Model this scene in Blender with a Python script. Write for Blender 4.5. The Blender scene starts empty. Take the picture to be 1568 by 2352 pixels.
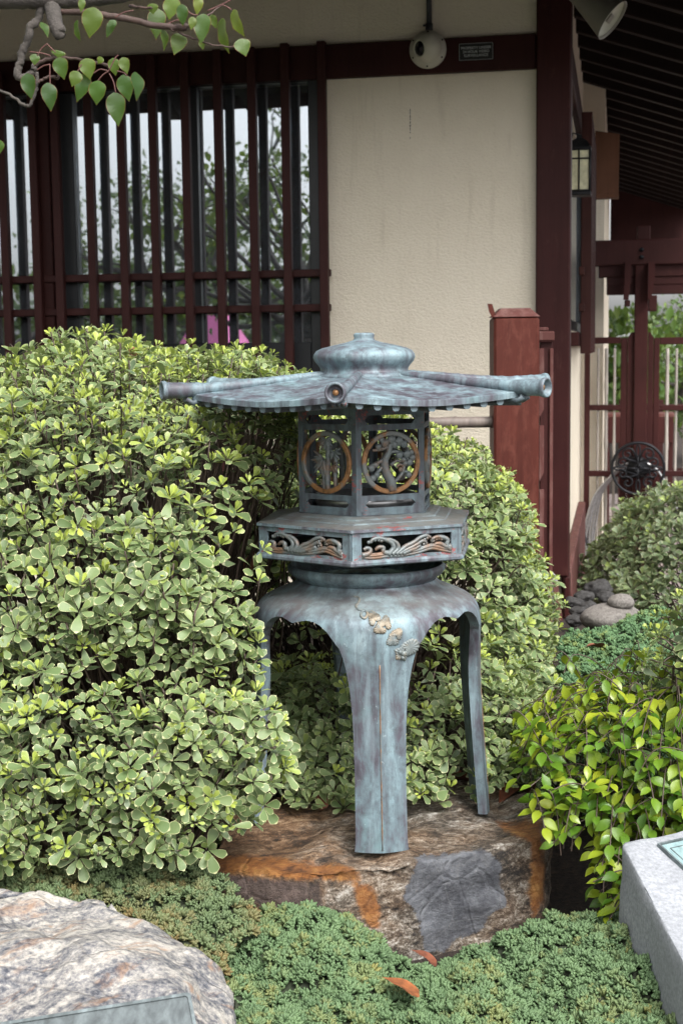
import bpy, bmesh, math, random
import numpy as np
from mathutils import Vector, Matrix, noise as mnoise

random.seed(7)
RNG = np.random.default_rng(7)
PI = math.pi
SC = bpy.context.scene
COL = SC.collection

# ------------------------------------------------------------------ camera
FPX = 3267.0                       # focal length, in the units the photo was measured in (1568 x 2352)
EYE = Vector((0, 0, 1.6))
PITCH = math.atan((1176 - 800) / FPX)
ROLL = -0.0125
cam = bpy.data.cameras.new('camera')
cam.sensor_fit = 'VERTICAL'
cam.sensor_height = 36.0
cam.lens = 36.0 * FPX / 2352
cam.clip_start = 0.05
cam.clip_end = 3000
cam.dof.use_dof = True
cam.dof.focus_distance = 3.0
cam.dof.aperture_fstop = 9.0
camo = bpy.data.objects.new('camera', cam)
COL.objects.link(camo)
CAMROT = Matrix.Rotation(PI / 2 - PITCH, 4, 'X') @ Matrix.Rotation(ROLL, 4, 'Z')
camo.matrix_world = Matrix.Translation(EYE) @ CAMROT
SC.camera = camo

# ------------------------------------------------------------------ light
world = bpy.data.worlds.new('World')
SC.world = world
world.use_nodes = True
wn = world.node_tree.nodes
wl = world.node_tree.links
wn.clear()
SUN_EL, SUN_AZ = math.radians(50), math.radians(156)      # azimuth clockwise from +Y (north)
sky = wn.new('ShaderNodeTexSky')
sky.sky_type = 'NISHITA'
sky.sun_disc = False
sky.sun_elevation = SUN_EL
sky.sun_rotation = SUN_AZ
sky.air_density = 1.0
sky.dust_density = 4.0
sky.ozone_density = 1.0
hsv = wn.new('ShaderNodeHueSaturation')                   # overcast: the same sky with little of its blue
hsv.inputs['Saturation'].default_value = 0.10
bg = wn.new('ShaderNodeBackground')
bg.inputs['Strength'].default_value = 0.13
wout = wn.new('ShaderNodeOutputWorld')
wl.new(sky.outputs[0], hsv.inputs['Color'])
wl.new(hsv.outputs[0], bg.inputs['Color'])
wl.new(bg.outputs[0], wout.inputs['Surface'])

sun = bpy.data.lights.new('sun', 'SUN')
sun.energy = 1.5
sun.angle = math.radians(24)
sun.color = (1.0, 0.965, 0.92)
suno = bpy.data.objects.new('sun', sun)
COL.objects.link(suno)
sdir = Vector((math.sin(SUN_AZ) * math.cos(SUN_EL), math.cos(SUN_AZ) * math.cos(SUN_EL), math.sin(SUN_EL)))
suno.rotation_euler = sdir.to_track_quat('Z', 'Y').to_euler()
suno.location = (0, -3, 8)

SC.view_settings.view_transform = 'Standard'
SC.view_settings.look = 'None'
SC.view_settings.exposure = 1.40
SC.view_settings.gamma = 1.0
SC.view_settings.use_curve_mapping = False
SC.cycles.max_bounces = 7
SC.cycles.transparent_max_bounces = 8

# ------------------------------------------------------------------ measuring helpers
RM = CAMROT.to_3x3()
def ray(x, y):
    return RM @ Vector(((x - 784) / FPX, -(y - 1176) / FPX, -1.0))
def pix(x, y, Y):
    """point seen at (x, y) of the photo on the vertical plane at distance Y"""
    d = ray(x, y)
    return EYE + d * (Y / d.y)
def pixz(x, y, z):
    """point seen at (x, y) on the level plane at height z"""
    d = ray(x, y)
    return EYE + d * ((z - EYE.z) / d.z)
def proj(P):
    """world points (N,3) -> photo coordinates (N,2) and depth"""
    q = (np.asarray(P) - np.array(EYE)) @ np.array(RM)
    dz = -q[:, 2]
    return 784 + FPX * q[:, 0] / dz, 1176 - FPX * q[:, 1] / dz, dz

WANG = math.radians(11)
U = Vector((math.cos(WANG), -math.sin(WANG), 0))          # along the house front, to the right
V = Vector((math.sin(WANG), math.cos(WANG), 0))           # into the house
CORNER = pix(1306, 790, 5.6)
GH = pix(1300, 1430, 5.6).z                               # ground at the house
BASE = Vector((CORNER.x, CORNER.y, GH))
def onv(x, y, v):
    """photo point on the plane v = const of the house: local (u, z)"""
    d = ray(x, y)
    t = (v - (EYE - BASE).dot(V)) / d.dot(V)
    p = EYE + d * t - BASE
    return p.dot(U), p.z
def onu(x, y, u):
    d = ray(x, y)
    t = (u - (EYE - BASE).dot(U)) / d.dot(U)
    p = EYE + d * t - BASE
    return p.dot(V), p.z
def hw(u, v, z):
    """house coordinates -> world"""
    return BASE + U * u + V * v + Vector((0, 0, z))

# ------------------------------------------------------------------ mesh helpers
_boxcache = {}
class MB:
    def __init__(s):
        s.v, s.f, s.sm = [], [], []
    def add(s, verts, faces, smooth=False, M=None):
        o = len(s.v)
        if M is not None:
            verts = [M @ Vector(p) for p in verts]
        s.v.extend([tuple(p) for p in verts])
        s.f.extend([tuple(i + o for i in f) for f in faces])
        s.sm.extend([smooth] * len(faces))
        return s
    def box(s, c, d, bev=0.0, M=None):
        key = (round(d[0], 5), round(d[1], 5), round(d[2], 5), bev)
        if key not in _boxcache:
            bm = bmesh.new()
            bmesh.ops.create_cube(bm, size=1.0)
            for p in bm.verts:
                p.co = Vector((p.co.x * d[0], p.co.y * d[1], p.co.z * d[2]))
            if bev > 0:
                bmesh.ops.bevel(bm, geom=list(bm.edges), offset=min(bev, min(d) * .45), segments=1, affect='EDGES', profile=.5)
            bm.verts.index_update()
            _boxcache[key] = ([p.co.copy() for p in bm.verts], [[q.index for q in f.verts] for f in bm.faces])
            bm.free()
        vs, fs = _boxcache[key]
        T = Matrix.Translation(c) if M is None else M @ Matrix.Translation(c)
        return s.add([T @ p for p in vs], fs)
    def span(s, a, b, bev=0.0, M=None):
        return s.box([(a[i] + b[i]) / 2 for i in range(3)], [abs(b[i] - a[i]) for i in range(3)], bev, M)
    def tube(s, pts, r, n=8, cap=True, smooth=True, flat=1.0):
        pts = [Vector(p) for p in pts]
        rs = [r] * len(pts) if isinstance(r, (int, float)) else list(r)
        t0 = (pts[1] - pts[0]).normalized()
        a = t0.orthogonal().normalized()
        vs = []
        for i, p in enumerate(pts):
            t = (pts[min(i + 1, len(pts) - 1)] - pts[max(i - 1, 0)])
            t = t.normalized() if t.length > 1e-9 else t0
            a = (a - t * a.dot(t))
            a = a.normalized() if a.length > 1e-6 else t.orthogonal().normalized()
            b = t.cross(a)
            for k in range(n):
                g = 2 * PI * k / n
                vs.append(p + (a * math.cos(g) + b * (math.sin(g) * flat)) * rs[i])
        fs = []
        for i in range(len(pts) - 1):
            for k in range(n):
                k2 = (k + 1) % n
                fs.append((i * n + k, i * n + k2, (i + 1) * n + k2, (i + 1) * n + k))
        s.add(vs, fs, smooth)
        if cap:
            o = len(s.v) - len(vs)
            m = (len(pts) - 1) * n
            s.f.append(tuple(o + k for k in reversed(range(n)))); s.sm.append(False)
            s.f.append(tuple(o + m + k for k in range(n))); s.sm.append(False)
        return s
    def lathe(s, prof, n=32, c=(0, 0, 0), smooth=True, M=None):
        vs = []
        for r, z in prof:
            for k in range(n):
                g = 2 * PI * k / n
                vs.append(Vector((c[0] + r * math.cos(g), c[1] + r * math.sin(g), c[2] + z)))
        fs = []
        for i in range(len(prof) - 1):
            for k in range(n):
                k2 = (k + 1) % n
                fs.append((i * n + k, i * n + k2, (i + 1) * n + k2, (i + 1) * n + k))
        return s.add(vs, fs, smooth, M)
    def prism(s, poly, h0, h1, M=None, smooth=False):
        """polygon in local XY pulled from h0 to h1 along Z"""
        n = len(poly)
        vs = [(p[0], p[1], h0) for p in poly] + [(p[0], p[1], h1) for p in poly]
        fs = [tuple(reversed(range(n))), tuple(range(n, 2 * n))]
        fs += [(i, (i + 1) % n, n + (i + 1) % n, n + i) for i in range(n)]
        return s.add(vs, fs, smooth, M)
    def build(s, name, mat, parent=None, loc=None):
        me = bpy.data.meshes.new(name)
        me.from_pydata(s.v, [], s.f)
        me.polygons.foreach_set('use_smooth', s.sm)
        me.update()
        return link(name, me, mat, parent, loc)

def link(name, me, mat, parent=None, loc=None):
    o = bpy.data.objects.new(name, me)
    if mat is not None and not me.materials:
        me.materials.append(mat)
    COL.objects.link(o)
    if parent is not None:
        o.parent = parent
    if loc is not None:
        o.location = loc
    return o
def from_bm(bm, name, mat, parent=None, smooth=False, loc=None):
    bmesh.ops.recalc_face_normals(bm, faces=bm.faces)
    for f in bm.faces:
        f.smooth = smooth
    me = bpy.data.meshes.new(name)
    bm.to_mesh(me); bm.free()
    return link(name, me, mat, parent, loc)
def thing(name, label, cat, loc=(0, 0, 0), rz=0.0, group=None):
    o = bpy.data.objects.new(name, None)
    o.empty_display_size = .1
    COL.objects.link(o)
    o.location = loc
    o.rotation_euler = (0, 0, rz)
    return tag(o, label, cat, group)
def tag(o, label, cat, group=None):
    o['label'] = label
    o['category'] = cat
    if group:
        o['group'] = group
    return o
def structure(o):
    o['kind'] = 'structure'
    return o
def stuff(o):
    o['kind'] = 'stuff'
    return o
def copy_child(o, parent, loc=None, rz=None):
    c = o.copy()
    COL.objects.link(c)
    c.parent = parent
    if loc is not None:
        c.location = loc
    if rz is not None:
        c.rotation_euler = (0, 0, rz)
    return c
def lerp(a, b, t):
    return a + (b - a) * t
def interp(x, xs, ys):
    return float(np.interp(x, xs, ys))
def catmull(pts, n=6):
    pts = [Vector(p) for p in pts]
    out = []
    for i in range(len(pts) - 1):
        p0, p1, p2, p3 = pts[max(i - 1, 0)], pts[i], pts[i + 1], pts[min(i + 2, len(pts) - 1)]
        for k in range(n):
            t = k / n
            out.append(.5 * ((2 * p1) + (p2 - p0) * t + (2 * p0 - 5 * p1 + 4 * p2 - p3) * t * t + (3 * p1 - p0 - 3 * p2 + p3) * t ** 3))
    out.append(pts[-1])
    return out

# ------------------------------------------------------------------ materials
class NT:
    def __init__(s, name):
        s.m = bpy.data.materials.new(name)
        s.m.use_nodes = True
        s.n = s.m.node_tree.nodes
        s.l = s.m.node_tree.links
        s.bsdf = s.n['Principled BSDF']
        s.out = s.n['Material Output']
        s.tc = s.n.new('ShaderNodeTexCoord')
    def coord(s, scale=(1, 1, 1), rot=(0, 0, 0), loc=(0, 0, 0), out='Object', src=None):
        mp = s.n.new('ShaderNodeMapping')
        mp.inputs['Scale'].default_value = scale
        mp.inputs['Rotation'].default_value = rot
        mp.inputs['Location'].default_value = loc
        s.l.new(src if src is not None else s.tc.outputs[out], mp.inputs['Vector'])
        return mp.outputs[0]
    def noise(s, scale, detail=4, rough=.55, dist=0.0, vec=None):
        t = s.n.new('ShaderNodeTexNoise')
        t.inputs['Scale'].default_value = scale
        t.inputs['Detail'].default_value = detail
        t.inputs['Roughness'].default_value = rough
        t.inputs['Distortion'].default_value = dist
        s.l.new(vec if vec is not None else s.tc.outputs['Object'], t.inputs['Vector'])
        return t.outputs['Fac']
    def voronoi(s, scale, vec=None, feature='F1'):
        t = s.n.new('ShaderNodeTexVoronoi')
        t.feature = feature
        t.inputs['Scale'].default_value = scale
        s.l.new(vec if vec is not None else s.tc.outputs['Object'], t.inputs['Vector'])
        return t.outputs['Distance']
    def ramp(s, fac, stops):
        r = s.n.new('ShaderNodeValToRGB')
        e = r.color_ramp.elements
        while len(e) < len(stops):
            e.new(.5)
        for i, (p, c) in enumerate(stops):
            e[i].position = p
            e[i].color = (c, c, c, 1) if isinstance(c, (int, float)) else tuple(c) + (1,)
        s.l.new(fac, r.inputs[0])
        return r.outputs[0]
    def mix(s, fac, a, b, mode='MIX'):
        m = s.n.new('ShaderNodeMix')
        m.data_type = 'RGBA'
        m.blend_type = mode
        for sock, val in ((m.inputs[0], fac), (m.inputs[6], a), (m.inputs[7], b)):
            if hasattr(val, 'links'):
                s.l.new(val, sock)
            elif isinstance(val, (int, float)):
                sock.default_value = val if sock.type == 'VALUE' else (val, val, val, 1)
            else:
                sock.default_value = tuple(val) + (1,)
        return m.outputs[2]
    def math(s, op, a, b=0.0, c=None, clamp=False):
        m = s.n.new('ShaderNodeMath')
        m.operation = op
        m.use_clamp = clamp
        for i, val in enumerate((a, b) if c is None else (a, b, c)):
            if hasattr(val, 'links'):
                s.l.new(val, m.inputs[i])
            else:
                m.inputs[i].default_value = val
        return m.outputs[0]
    def attr(s, name):
        """geometry attribute plus object property of the same name"""
        outs = []
        for ty in ('GEOMETRY', 'OBJECT'):
            a = s.n.new('ShaderNodeAttribute')
            a.attribute_type = ty
            a.attribute_name = name
            outs.append(a.outputs['Fac'])
        return s.math('ADD', outs[0], outs[1])
    def sep(s, vec=None):
        x = s.n.new('ShaderNodeSeparateXYZ')
        s.l.new(vec if vec is not None else s.tc.outputs['Object'], x.inputs[0])
        return x.outputs
    def bump(s, h, strength=.4, dist=.01, prev=None):
        b = s.n.new('ShaderNodeBump')
        b.inputs['Strength'].default_value = strength
        b.inputs['Distance'].default_value = dist
        s.l.new(h, b.inputs['Height'])
        if prev is not None:
            s.l.new(prev, b.inputs['Normal'])
        return b.outputs[0]
    def set(s, **k):
        names = dict(color='Base Color', rough='Roughness', metal='Metallic', normal='Normal', spec='Specular IOR Level')
        for a, val in k.items():
            sock = s.bsdf.inputs[names[a]]
            if hasattr(val, 'links'):
                s.l.new(val, sock)
            elif isinstance(val, (int, float)):
                sock.default_value = val
            else:
                sock.default_value = tuple(val) + (1,)
        return s.m

def plain(name, col, rough=.6, metal=0.0, var=.25, scale=20, bump=0.0, spec=.5):
    t = NT(name)
    f = t.noise(scale, 5)
    c = t.ramp(f, [(.3, [x * (1 - var) for x in col]), (.7, [min(1, x * (1 + var)) for x in col])])
    t.set(color=c, rough=rough, metal=metal, spec=spec)
    if bump:
        t.set(normal=t.bump(t.noise(scale * 6, 4), bump, .004))
    return t.m

def wood_paint(name, col, wear=.3, rough=.55, worncol=(.16, .07, .055), grain=1.0):
    t = NT(name)
    v = t.coord((1, 1, .08))
    g = t.noise(70, 5, .6, .2, v)
    big = t.noise(4, 4)
    c = t.mix(t.ramp(big, [(.3, 0.0), (.7, 1.0)]), [x * .8 for x in col], [x * 1.2 for x in col])
    w = t.ramp(t.noise(26, 6, .7, .3, t.coord((1, 1, .35))), [(.62 - wear * .25, 0.0), (.74, 1.0)])
    c = t.mix(t.math('MULTIPLY', w, wear * 1.6, clamp=True), c, worncol)
    streak = t.ramp(t.noise(38, 6, .7, .2, t.coord((1, 1, .05), loc=(3, 1, 0))), [(.5, 0.0), (.72, 1.0)])
    c = t.mix(t.math('MULTIPLY', streak, .45), c, [x * .45 for x in col])
    specks = t.ramp(t.voronoi(60), [(.0, 1.0), (.05, 0.0)])
    c = t.mix(t.math('MULTIPLY', specks, .25), c, (.3, .22, .2))
    t.set(color=c, rough=rough, spec=.16, normal=t.bump(g, .25 * grain, .004))
    return t.m

M = {}
M['wood'] = wood_paint('brown_red_timber', (.036, .0092, .0085), .12)
M['wood_dark'] = wood_paint('dark_brown_timber', (.034, .0100, .0092), .1)
M['lattice'] = wood_paint('lattice_timber', (.034, .0104, .0092), .12)
M['post_worn'] = wood_paint('weathered_red_timber', (.066, .0155, .0105), .55, .55, (.13, .042, .030))
M['plank_worn'] = wood_paint('faded_timber', (.09, .034, .03), .6, .7, (.16, .09, .08))
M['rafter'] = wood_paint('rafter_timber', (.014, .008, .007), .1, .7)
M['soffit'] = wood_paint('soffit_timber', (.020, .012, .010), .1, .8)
M['boxwood'] = wood_paint('box_timber', (.16, .075, .045), .1, .6)

def stucco():
    t = NT('cream_stucco')
    v = t.coord((1, 1, 1.6))
    n1 = t.noise(72, 4, .6, .5, v)
    n2 = t.noise(230, 3, .6, 0, v)
    big = t.noise(1.6, 5)
    c = t.mix(t.ramp(big, [(.3, 0.0), (.7, 1.0)]), (.735, .66, .535), (.80, .725, .60))
    sp = t.ramp(t.noise(150, 2, .5, 0, v), [(.27, 1.0), (.34, 0.0)])
    c = t.mix(t.math('MULTIPLY', sp, .45), c, (.27, .22, .16))
    mid = t.ramp(t.noise(9, 4), [(.35, 0.0), (.8, 1.0)])
    c = t.mix(t.math('MULTIPLY', mid, .3), c, (.64, .56, .44))
    drip = t.ramp(t.noise(5, 6, .65, .3, t.coord((5, 5, .45), loc=(2, 0, 1))), [(.56, 0.0), (.74, 1.0)])
    c = t.mix(t.math('MULTIPLY', drip, .28), c, (.48, .41, .31))
    h = t.math('ADD', t.ramp(n1, [(.38, 0.0), (.62, 1.0)]), t.math('MULTIPLY', n2, .5))
    t.set(color=c, rough=.92, spec=.2, normal=t.bump(h, .55, .0034))
    return t.m
M['stucco'] = stucco()

def glass():
    t = NT('window_glass')
    gl = t.n.new('ShaderNodeBsdfGlossy')
    gl.inputs['Roughness'].default_value = .012
    gl.inputs['Color'].default_value = (.9, .95, 1, 1)
    tr = t.n.new('ShaderNodeBsdfTransparent')
    tr.inputs['Color'].default_value = (.72, .76, .78, 1)
    mx = t.n.new('ShaderNodeMixShader')
    fr = t.n.new('ShaderNodeLayerWeight')
    fr.inputs['Blend'].default_value = .35
    t.l.new(t.math('ADD', t.math('MULTIPLY', fr.outputs['Fresnel'], .6), .42, clamp=True), mx.inputs[0])
    t.l.new(tr.outputs[0], mx.inputs[1])
    t.l.new(gl.outputs[0], mx.inputs[2])
    df = t.n.new('ShaderNodeBsdfDiffuse')
    df.inputs['Color'].default_value = (.5, .55, .6, 1)
    m2 = t.n.new('ShaderNodeMixShader')
    m2.inputs[0].default_value = .05
    t.l.new(mx.outputs[0], m2.inputs[1])
    t.l.new(df.outputs[0], m2.inputs[2])
    t.l.new(m2.outputs[0], t.out.inputs['Surface'])
    t.l.new(t.bump(t.noise(3.5, 2), .04, .01), gl.inputs['Normal'])
    return t.m
M['glass'] = glass()
M['frame_dark'] = plain('dark_window_frame', (.006, .007, .009), .45, 0, .3)
M['interior'] = plain('dim_interior', (.03, .03, .035), .9)
M['pink'] = plain('pink_canvas', (.82, .22, .50), .8, 0, .06, 3)
M['black_metal'] = plain('black_iron', (.012, .013, .016), .5, .6, .3, 30, .2)
M['camera_shell'] = plain('cream_plastic', (.52, .50, .43), .42, 0, .08, 8)
M['lens_dark'] = plain('dark_lens', (.006, .007, .01), .15)
M['sign_black'] = plain('black_sign', (.008, .008, .01), .5)
M['sign_white'] = plain('grey_white_print', (.55, .57, .58), .6, 0, .05)
M['conduit'] = plain('grey_conduit', (.035, .037, .042), .55, .2, .2)
M['steel'] = plain('steel_hose', (.42, .42, .43), .35, .85, .2, 60)
M['lamp_shade'] = plain('bronze_grey_lamp', (.20, .19, .16), .4, .2, .15, 12)
M['lamp_lens'] = plain('dusty_lamp_lens', (.42, .42, .34), .35, 0, .12, 25)
M['lamp_glass'] = plain('seeded_amber_glass', (.50, .49, .33), .35, 0, .25, 40)
M['concrete'] = plain('grey_concrete', (.22, .22, .21), .9, 0, .3, 30, .3)
M['pipe_white'] = plain('painted_downpipe', (.5, .46, .38), .6, 0, .1, 6)

def bamboo(name, col):
    t = NT(name)
    g = t.noise(40, 5, .6, 0, t.coord((1, 1, .1)))
    c = t.ramp(g, [(.3, [x * .6 for x in col]), (.7, [x * 1.25 for x in col])])
    t.set(color=c, rough=.6, normal=t.bump(g, .3, .003))
    return t.m
M['bamboo'] = bamboo('grey_bamboo', (.30, .27, .24))
M['bamboo_rail'] = bamboo('weathered_rail', (.15, .12, .105))

def patina(name, red=0.0, dark=.5, top=0.0, brown=.5, darken=0.0):
    """bronze with blue-green patina, purple-brown metal showing through, old red paint"""
    t = NT(name)
    s = t.coord((1, 1, .45))
    a = t.noise(7, 7, .62, .6, s)
    b = t.noise(30, 6, .65, .3, s)
    f = t.math('ADD', t.math('MULTIPLY', a, .52), t.math('MULTIPLY', b, .48))
    c = t.ramp(f, [(.35, (.036, .032, .042)), (.44, (.080, .076, .096)), (.51, (.112, .152, .175)), (.58, (.168, .242, .272)), (.67, (.28, .38, .405))])
    br = t.ramp(t.noise(9, 6, .6, .4, t.coord((1, 1, .4), loc=(3, 1, 2))), [(.48, 0.0), (.66, 1.0)])
    c = t.mix(t.math('MULTIPLY', br, brown), c, (.062, .055, .066))
    dk = t.ramp(t.noise(52, 7, .78), [(.52, 0.0), (.62, 1.0)])
    c = t.mix(t.math('MULTIPLY', dk, dark), c, (.045, .05, .055))
    sk = t.ramp(t.noise(5, 5, .6, .2, t.coord((9, 9, .7), loc=(1, 2, 0))), [(.50, 0.0), (.68, 1.0)])
    c = t.mix(t.math('MULTIPLY', sk, .40), c, (.27, .36, .40))
    sk2 = t.ramp(t.noise(6, 5, .6, .2, t.coord((10, 10, .6), loc=(5, 1, 3))), [(.54, 0.0), (.70, 1.0)])
    c = t.mix(t.math('MULTIPLY', sk2, .6), c, (.05, .05, .06))
    tl = t.ramp(t.noise(16, 5, .6, 0, t.coord((1, 1, .5), loc=(8, 2, 5))), [(.60, 0.0), (.72, 1.0)])
    c = t.mix(t.math('MULTIPLY', tl, .40), c, (.15, .27, .28))
    wt = t.ramp(t.noise(60, 4, .7, 0, t.coord(loc=(1, 7, 5))), [(.66, 0.0), (.76, 1.0)])
    c = t.mix(t.math('MULTIPLY', wt, .6), c, (.42, .50, .52))
    if darken:
        c = t.mix(darken, c, (.03, .036, .042))  # even darkening of the whole surface colour
    if top:
        geo = t.n.new('ShaderNodeNewGeometry')
        nz = t.sep(geo.outputs['Normal'])[2]
        up = t.ramp(nz, [(.55, 0.0), (.95, 1.0)])
        dust = t.ramp(t.noise(22, 5), [(.3, .5), (.7, 1.0)])
        c = t.mix(t.math('MULTIPLY', t.math('MULTIPLY', up, dust), top), c, (.155, .15, .135))
    if red:
        rm = t.ramp(t.math('ADD', t.math('MULTIPLY', t.noise(12, 5, .6, .6, t.coord(loc=(2, 5, 1))), .55), t.math('MULTIPLY', t.noise(75, 6, .75, .5, t.coord((1, 1, 1.6))), .45)), [(.60 - red * .14, 0.0), (.63 - red * .14, 1.0)])
        c = t.mix(t.math('MULTIPLY', rm, .92), c, (.27, .055, .05))
    h = t.math('ADD', t.noise(120, 5, .7), t.math('MULTIPLY', a, .6))
    t.set(color=c, rough=t.ramp(b, [(.3, .42), (.7, .72)]), metal=.12, normal=t.bump(h, .22, .003))
    return t.m
M['patina'] = patina('blue_grey_patina', 0, .4, .55, .5)
M['patina_roof'] = patina('roof_patina', 0, .55, 0, .35)
M['patina_frame'] = patina('frame_patina', .3, .7, 0, .6, .38)
M['patina_red'] = patina('red_flaked_patina', .42, .5, .75, .4)
M['patina_top'] = patina('dusty_platform_patina', .06, .5, .9, .3)
def copper(name, col, pat=.35):
    t = NT(name)
    b = t.noise(45, 6, .65, .3)
    c = t.ramp(b, [(.32, [x * .3 for x in col]), (.5, col), (.7, [min(1, x * 1.3) for x in col])])
    p = t.ramp(t.noise(22, 6, .6, .4, t.coord(loc=(3, 3, 3))), [(.62 - pat * .35, 0.0), (.68 - pat * .2, 1.0)])
    c = t.mix(t.math('MULTIPLY', p, .85), c, (.135, .17, .18))
    t.set(color=c, rough=.5, metal=.25, normal=t.bump(b, .3, .003))
    return t.m
M['copper'] = copper('worn_copper', (.25, .125, .05), .4)
M['seam'] = copper('dull_copper_seam', (.23, .13, .075), .5)
M['copper_green'] = copper('copper_under_patina', (.17, .105, .07), .72)
M['relief'] = copper('pale_bronze_relief', (.24, .205, .155), .45)

def gneiss():
    """the boulder under the lantern: grained gneiss with a slate inclusion, rust seams and brown stone"""
    t = NT('rust_banded_gneiss')
    rot = t.coord(rot=(.25, .1, -.16))
    a = t.noise(1.9, 9, .76, .5, t.coord((5, 11, 13), src=rot))
    fine = t.noise(64, 6, .85, .1, t.coord((.7, 1.25, 1.25), src=rot))
    grit = t.noise(190, 3, .8)
    f = t.math('ADD', t.math('ADD', t.math('MULTIPLY', a, .42), t.math('MULTIPLY', fine, .42)), t.math('MULTIPLY', grit, .18))
    c = t.ramp(f, [(.41, (.007, .006, .006)), (.46, (.030, .024, .020)), (.50, (.095, .073, .053)), (.54, (.22, .195, .165)), (.60, (.52, .50, .465))])
    warm = t.ramp(t.noise(3.5, 6, .65, .5), [(.42, 0.0), (.66, 1.0)])
    c = t.mix(t.math('MULTIPLY', warm, .6), c, t.ramp(f, [(.41, (.02, .012, .008)), (.50, (.17, .085, .035)), (.60, (.42, .27, .13))]))
    edge = t.math('ADD', t.math('MULTIPLY', t.noise(14, 7, .75, .4), .6), t.math('MULTIPLY', fine, .4))
    st = t.ramp(t.math('ADD', t.math('MULTIPLY', t.sep()[0], -1.3), t.math('MULTIPLY', t.math('SUBTRACT', edge, .5), 1.6)), [(-.0, 0.0), (.26, 1.0)])
    c = t.mix(t.math('MULTIPLY', st, .85), c, t.ramp(f, [(.42, (.010, .007, .005)), (.48, (.075, .038, .018)), (.53, (.17, .085, .035)), (.60, (.34, .22, .12))]))
    def zone(name, col, dark, pale, soft=.10):
        w = t.math('ADD', t.attr(name), t.math('MULTIPLY', t.math('SUBTRACT', edge, .5), 2.6))
        k = t.ramp(w, [(.5 - soft, 0.0), (.5 + soft, 1.0)])
        n = t.math('ADD', t.math('MULTIPLY', t.noise(14, 7, .7, .5, t.coord(loc=(4, 4, 1))), .6), t.math('MULTIPLY', fine, .4))
        return k, t.ramp(n, [(.38, dark), (.50, col), (.64, pale)])
    k, z = zone('brown', (.070, .050, .045), (.02, .015, .014), (.15, .11, .10), .12)
    c = t.mix(t.math('MULTIPLY', k, .9), c, z)
    k, z = zone('slate', (.085, .09, .105), (.035, .038, .048), (.17, .18, .20), .06)
    cr = t.ramp(t.voronoi(7, t.coord((1, 1, .6), src=t.coord(rot=(0, .5, 0))), 'DISTANCE_TO_EDGE'), [(.0, 1.0), (.012, 0.0)])
    z = t.mix(t.math('MULTIPLY', cr, .14), z, (.4, .4, .4))
    c = t.mix(t.math('MULTIPLY', k, .95), c, z)
    k, z = zone('rust', (.25, .09, .018), (.05, .018, .008), (.44, .22, .06), .2)
    c = t.mix(t.math('MULTIPLY', k, .9), c, z)
    ck = t.ramp(t.voronoi(6.5, t.coord((1, 1.3, .8), src=t.coord(rot=(.3, .5, .2))), 'DISTANCE_TO_EDGE'), [(.0, 0.0), (.03, 1.0)])
    h = t.math('ADD', t.math('ADD', t.noise(28, 7, .7), t.math('MULTIPLY', fine, .8)), t.math('MULTIPLY', ck, .35))
    t.set(color=c, rough=.6, normal=t.bump(h, .8, .014))
    return t.m
M['gneiss'] = gneiss()

def granite_boulder():
    t = NT('white_banded_granite')
    rot = (.35, .35, -.75)
    v = t.coord((3, 13, 9), src=t.coord(rot=rot))
    a = t.noise(1.3, 9, .72, .5, v)
    salt = t.noise(95, 4, .75)
    f = t.math('ADD', t.math('MULTIPLY', a, .55), t.math('MULTIPLY', salt, .46))
    c = t.ramp(f, [(.39, (.035, .04, .055)), (.45, (.12, .12, .13)), (.50, (.23, .22, .21)), (.56, (.38, .355, .32)), (.65, (.50, .475, .43))])
    ru = t.ramp(t.noise(2.0, 7, .62, 1.4, t.coord((3, 13, 9), loc=(1.7, 2, 3), src=t.coord(rot=rot))), [(.56, 0.0), (.66, 1.0)])
    c = t.mix(t.math('MULTIPLY', t.math('MULTIPLY', ru, t.ramp(salt, [(.35, .4), (.6, 1.0)])), .75), c, (.25, .135, .07))
    dk = t.ramp(t.noise(2.6, 7, .7, .8, t.coord((4, 14, 10), loc=(5, 1, 1), src=t.coord(rot=rot))), [(.60, 0.0), (.70, 1.0)])
    c = t.mix(t.math('MULTIPLY', dk, .7), c, t.ramp(salt, [(.4, (.04, .045, .07)), (.62, (.3, .3, .32))]))
    cr = t.ramp(t.voronoi(4.5, t.coord((1, 1.6, 1), (.2, .5, .4)), 'DISTANCE_TO_EDGE'), [(.0, 1.0), (.018, 0.0)])
    c = t.mix(t.math('MULTIPLY', cr, .3), c, (.05, .045, .05))
    h = t.math('ADD', t.noise(30, 7, .7), t.math('MULTIPLY', cr, -.6))
    t.set(color=c, rough=.7, normal=t.bump(h, .45, .012))
    return t.m
M['granite'] = granite_boulder()

def grey_granite(name, lo, hi, bump):
    t = NT(name)
    a = t.noise(130, 4, .75)
    b = t.noise(6, 5)
    c = t.ramp(a, [(.35, lo), (.62, hi)])
    c = t.mix(t.math('MULTIPLY', t.ramp(b, [(.4, 0.0), (.7, 1.0)]), .4), c, [x * .7 for x in lo])
    t.set(color=c, rough=.75, normal=t.bump(t.noise(40, 6, .7), bump, .01))
    return t.m
M['pedestal'] = grey_granite('light_grey_granite', (.20, .21, .23), (.34, .355, .38), .15)
M['river_stone'] = grey_granite('speckled_river_stone', (.085, .075, .068), (.235, .215, .195), .5)
M['rubble'] = grey_granite('grey_rubble', (.016, .015, .015), (.05, .047, .045), .6)
def bronze_plate(name, col, streak):
    t = NT(name)
    g = t.noise(50, 6, .65, .3, t.coord((1, .25, 1), (0, 0, .3)))
    c = t.ramp(g, [(.3, [x * .5 for x in col]), (.5, col), (.72, streak)])
    t.set(color=c, rough=.6, metal=.1, spec=.3, normal=t.bump(g, .2, .002))
    return t.m
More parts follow.
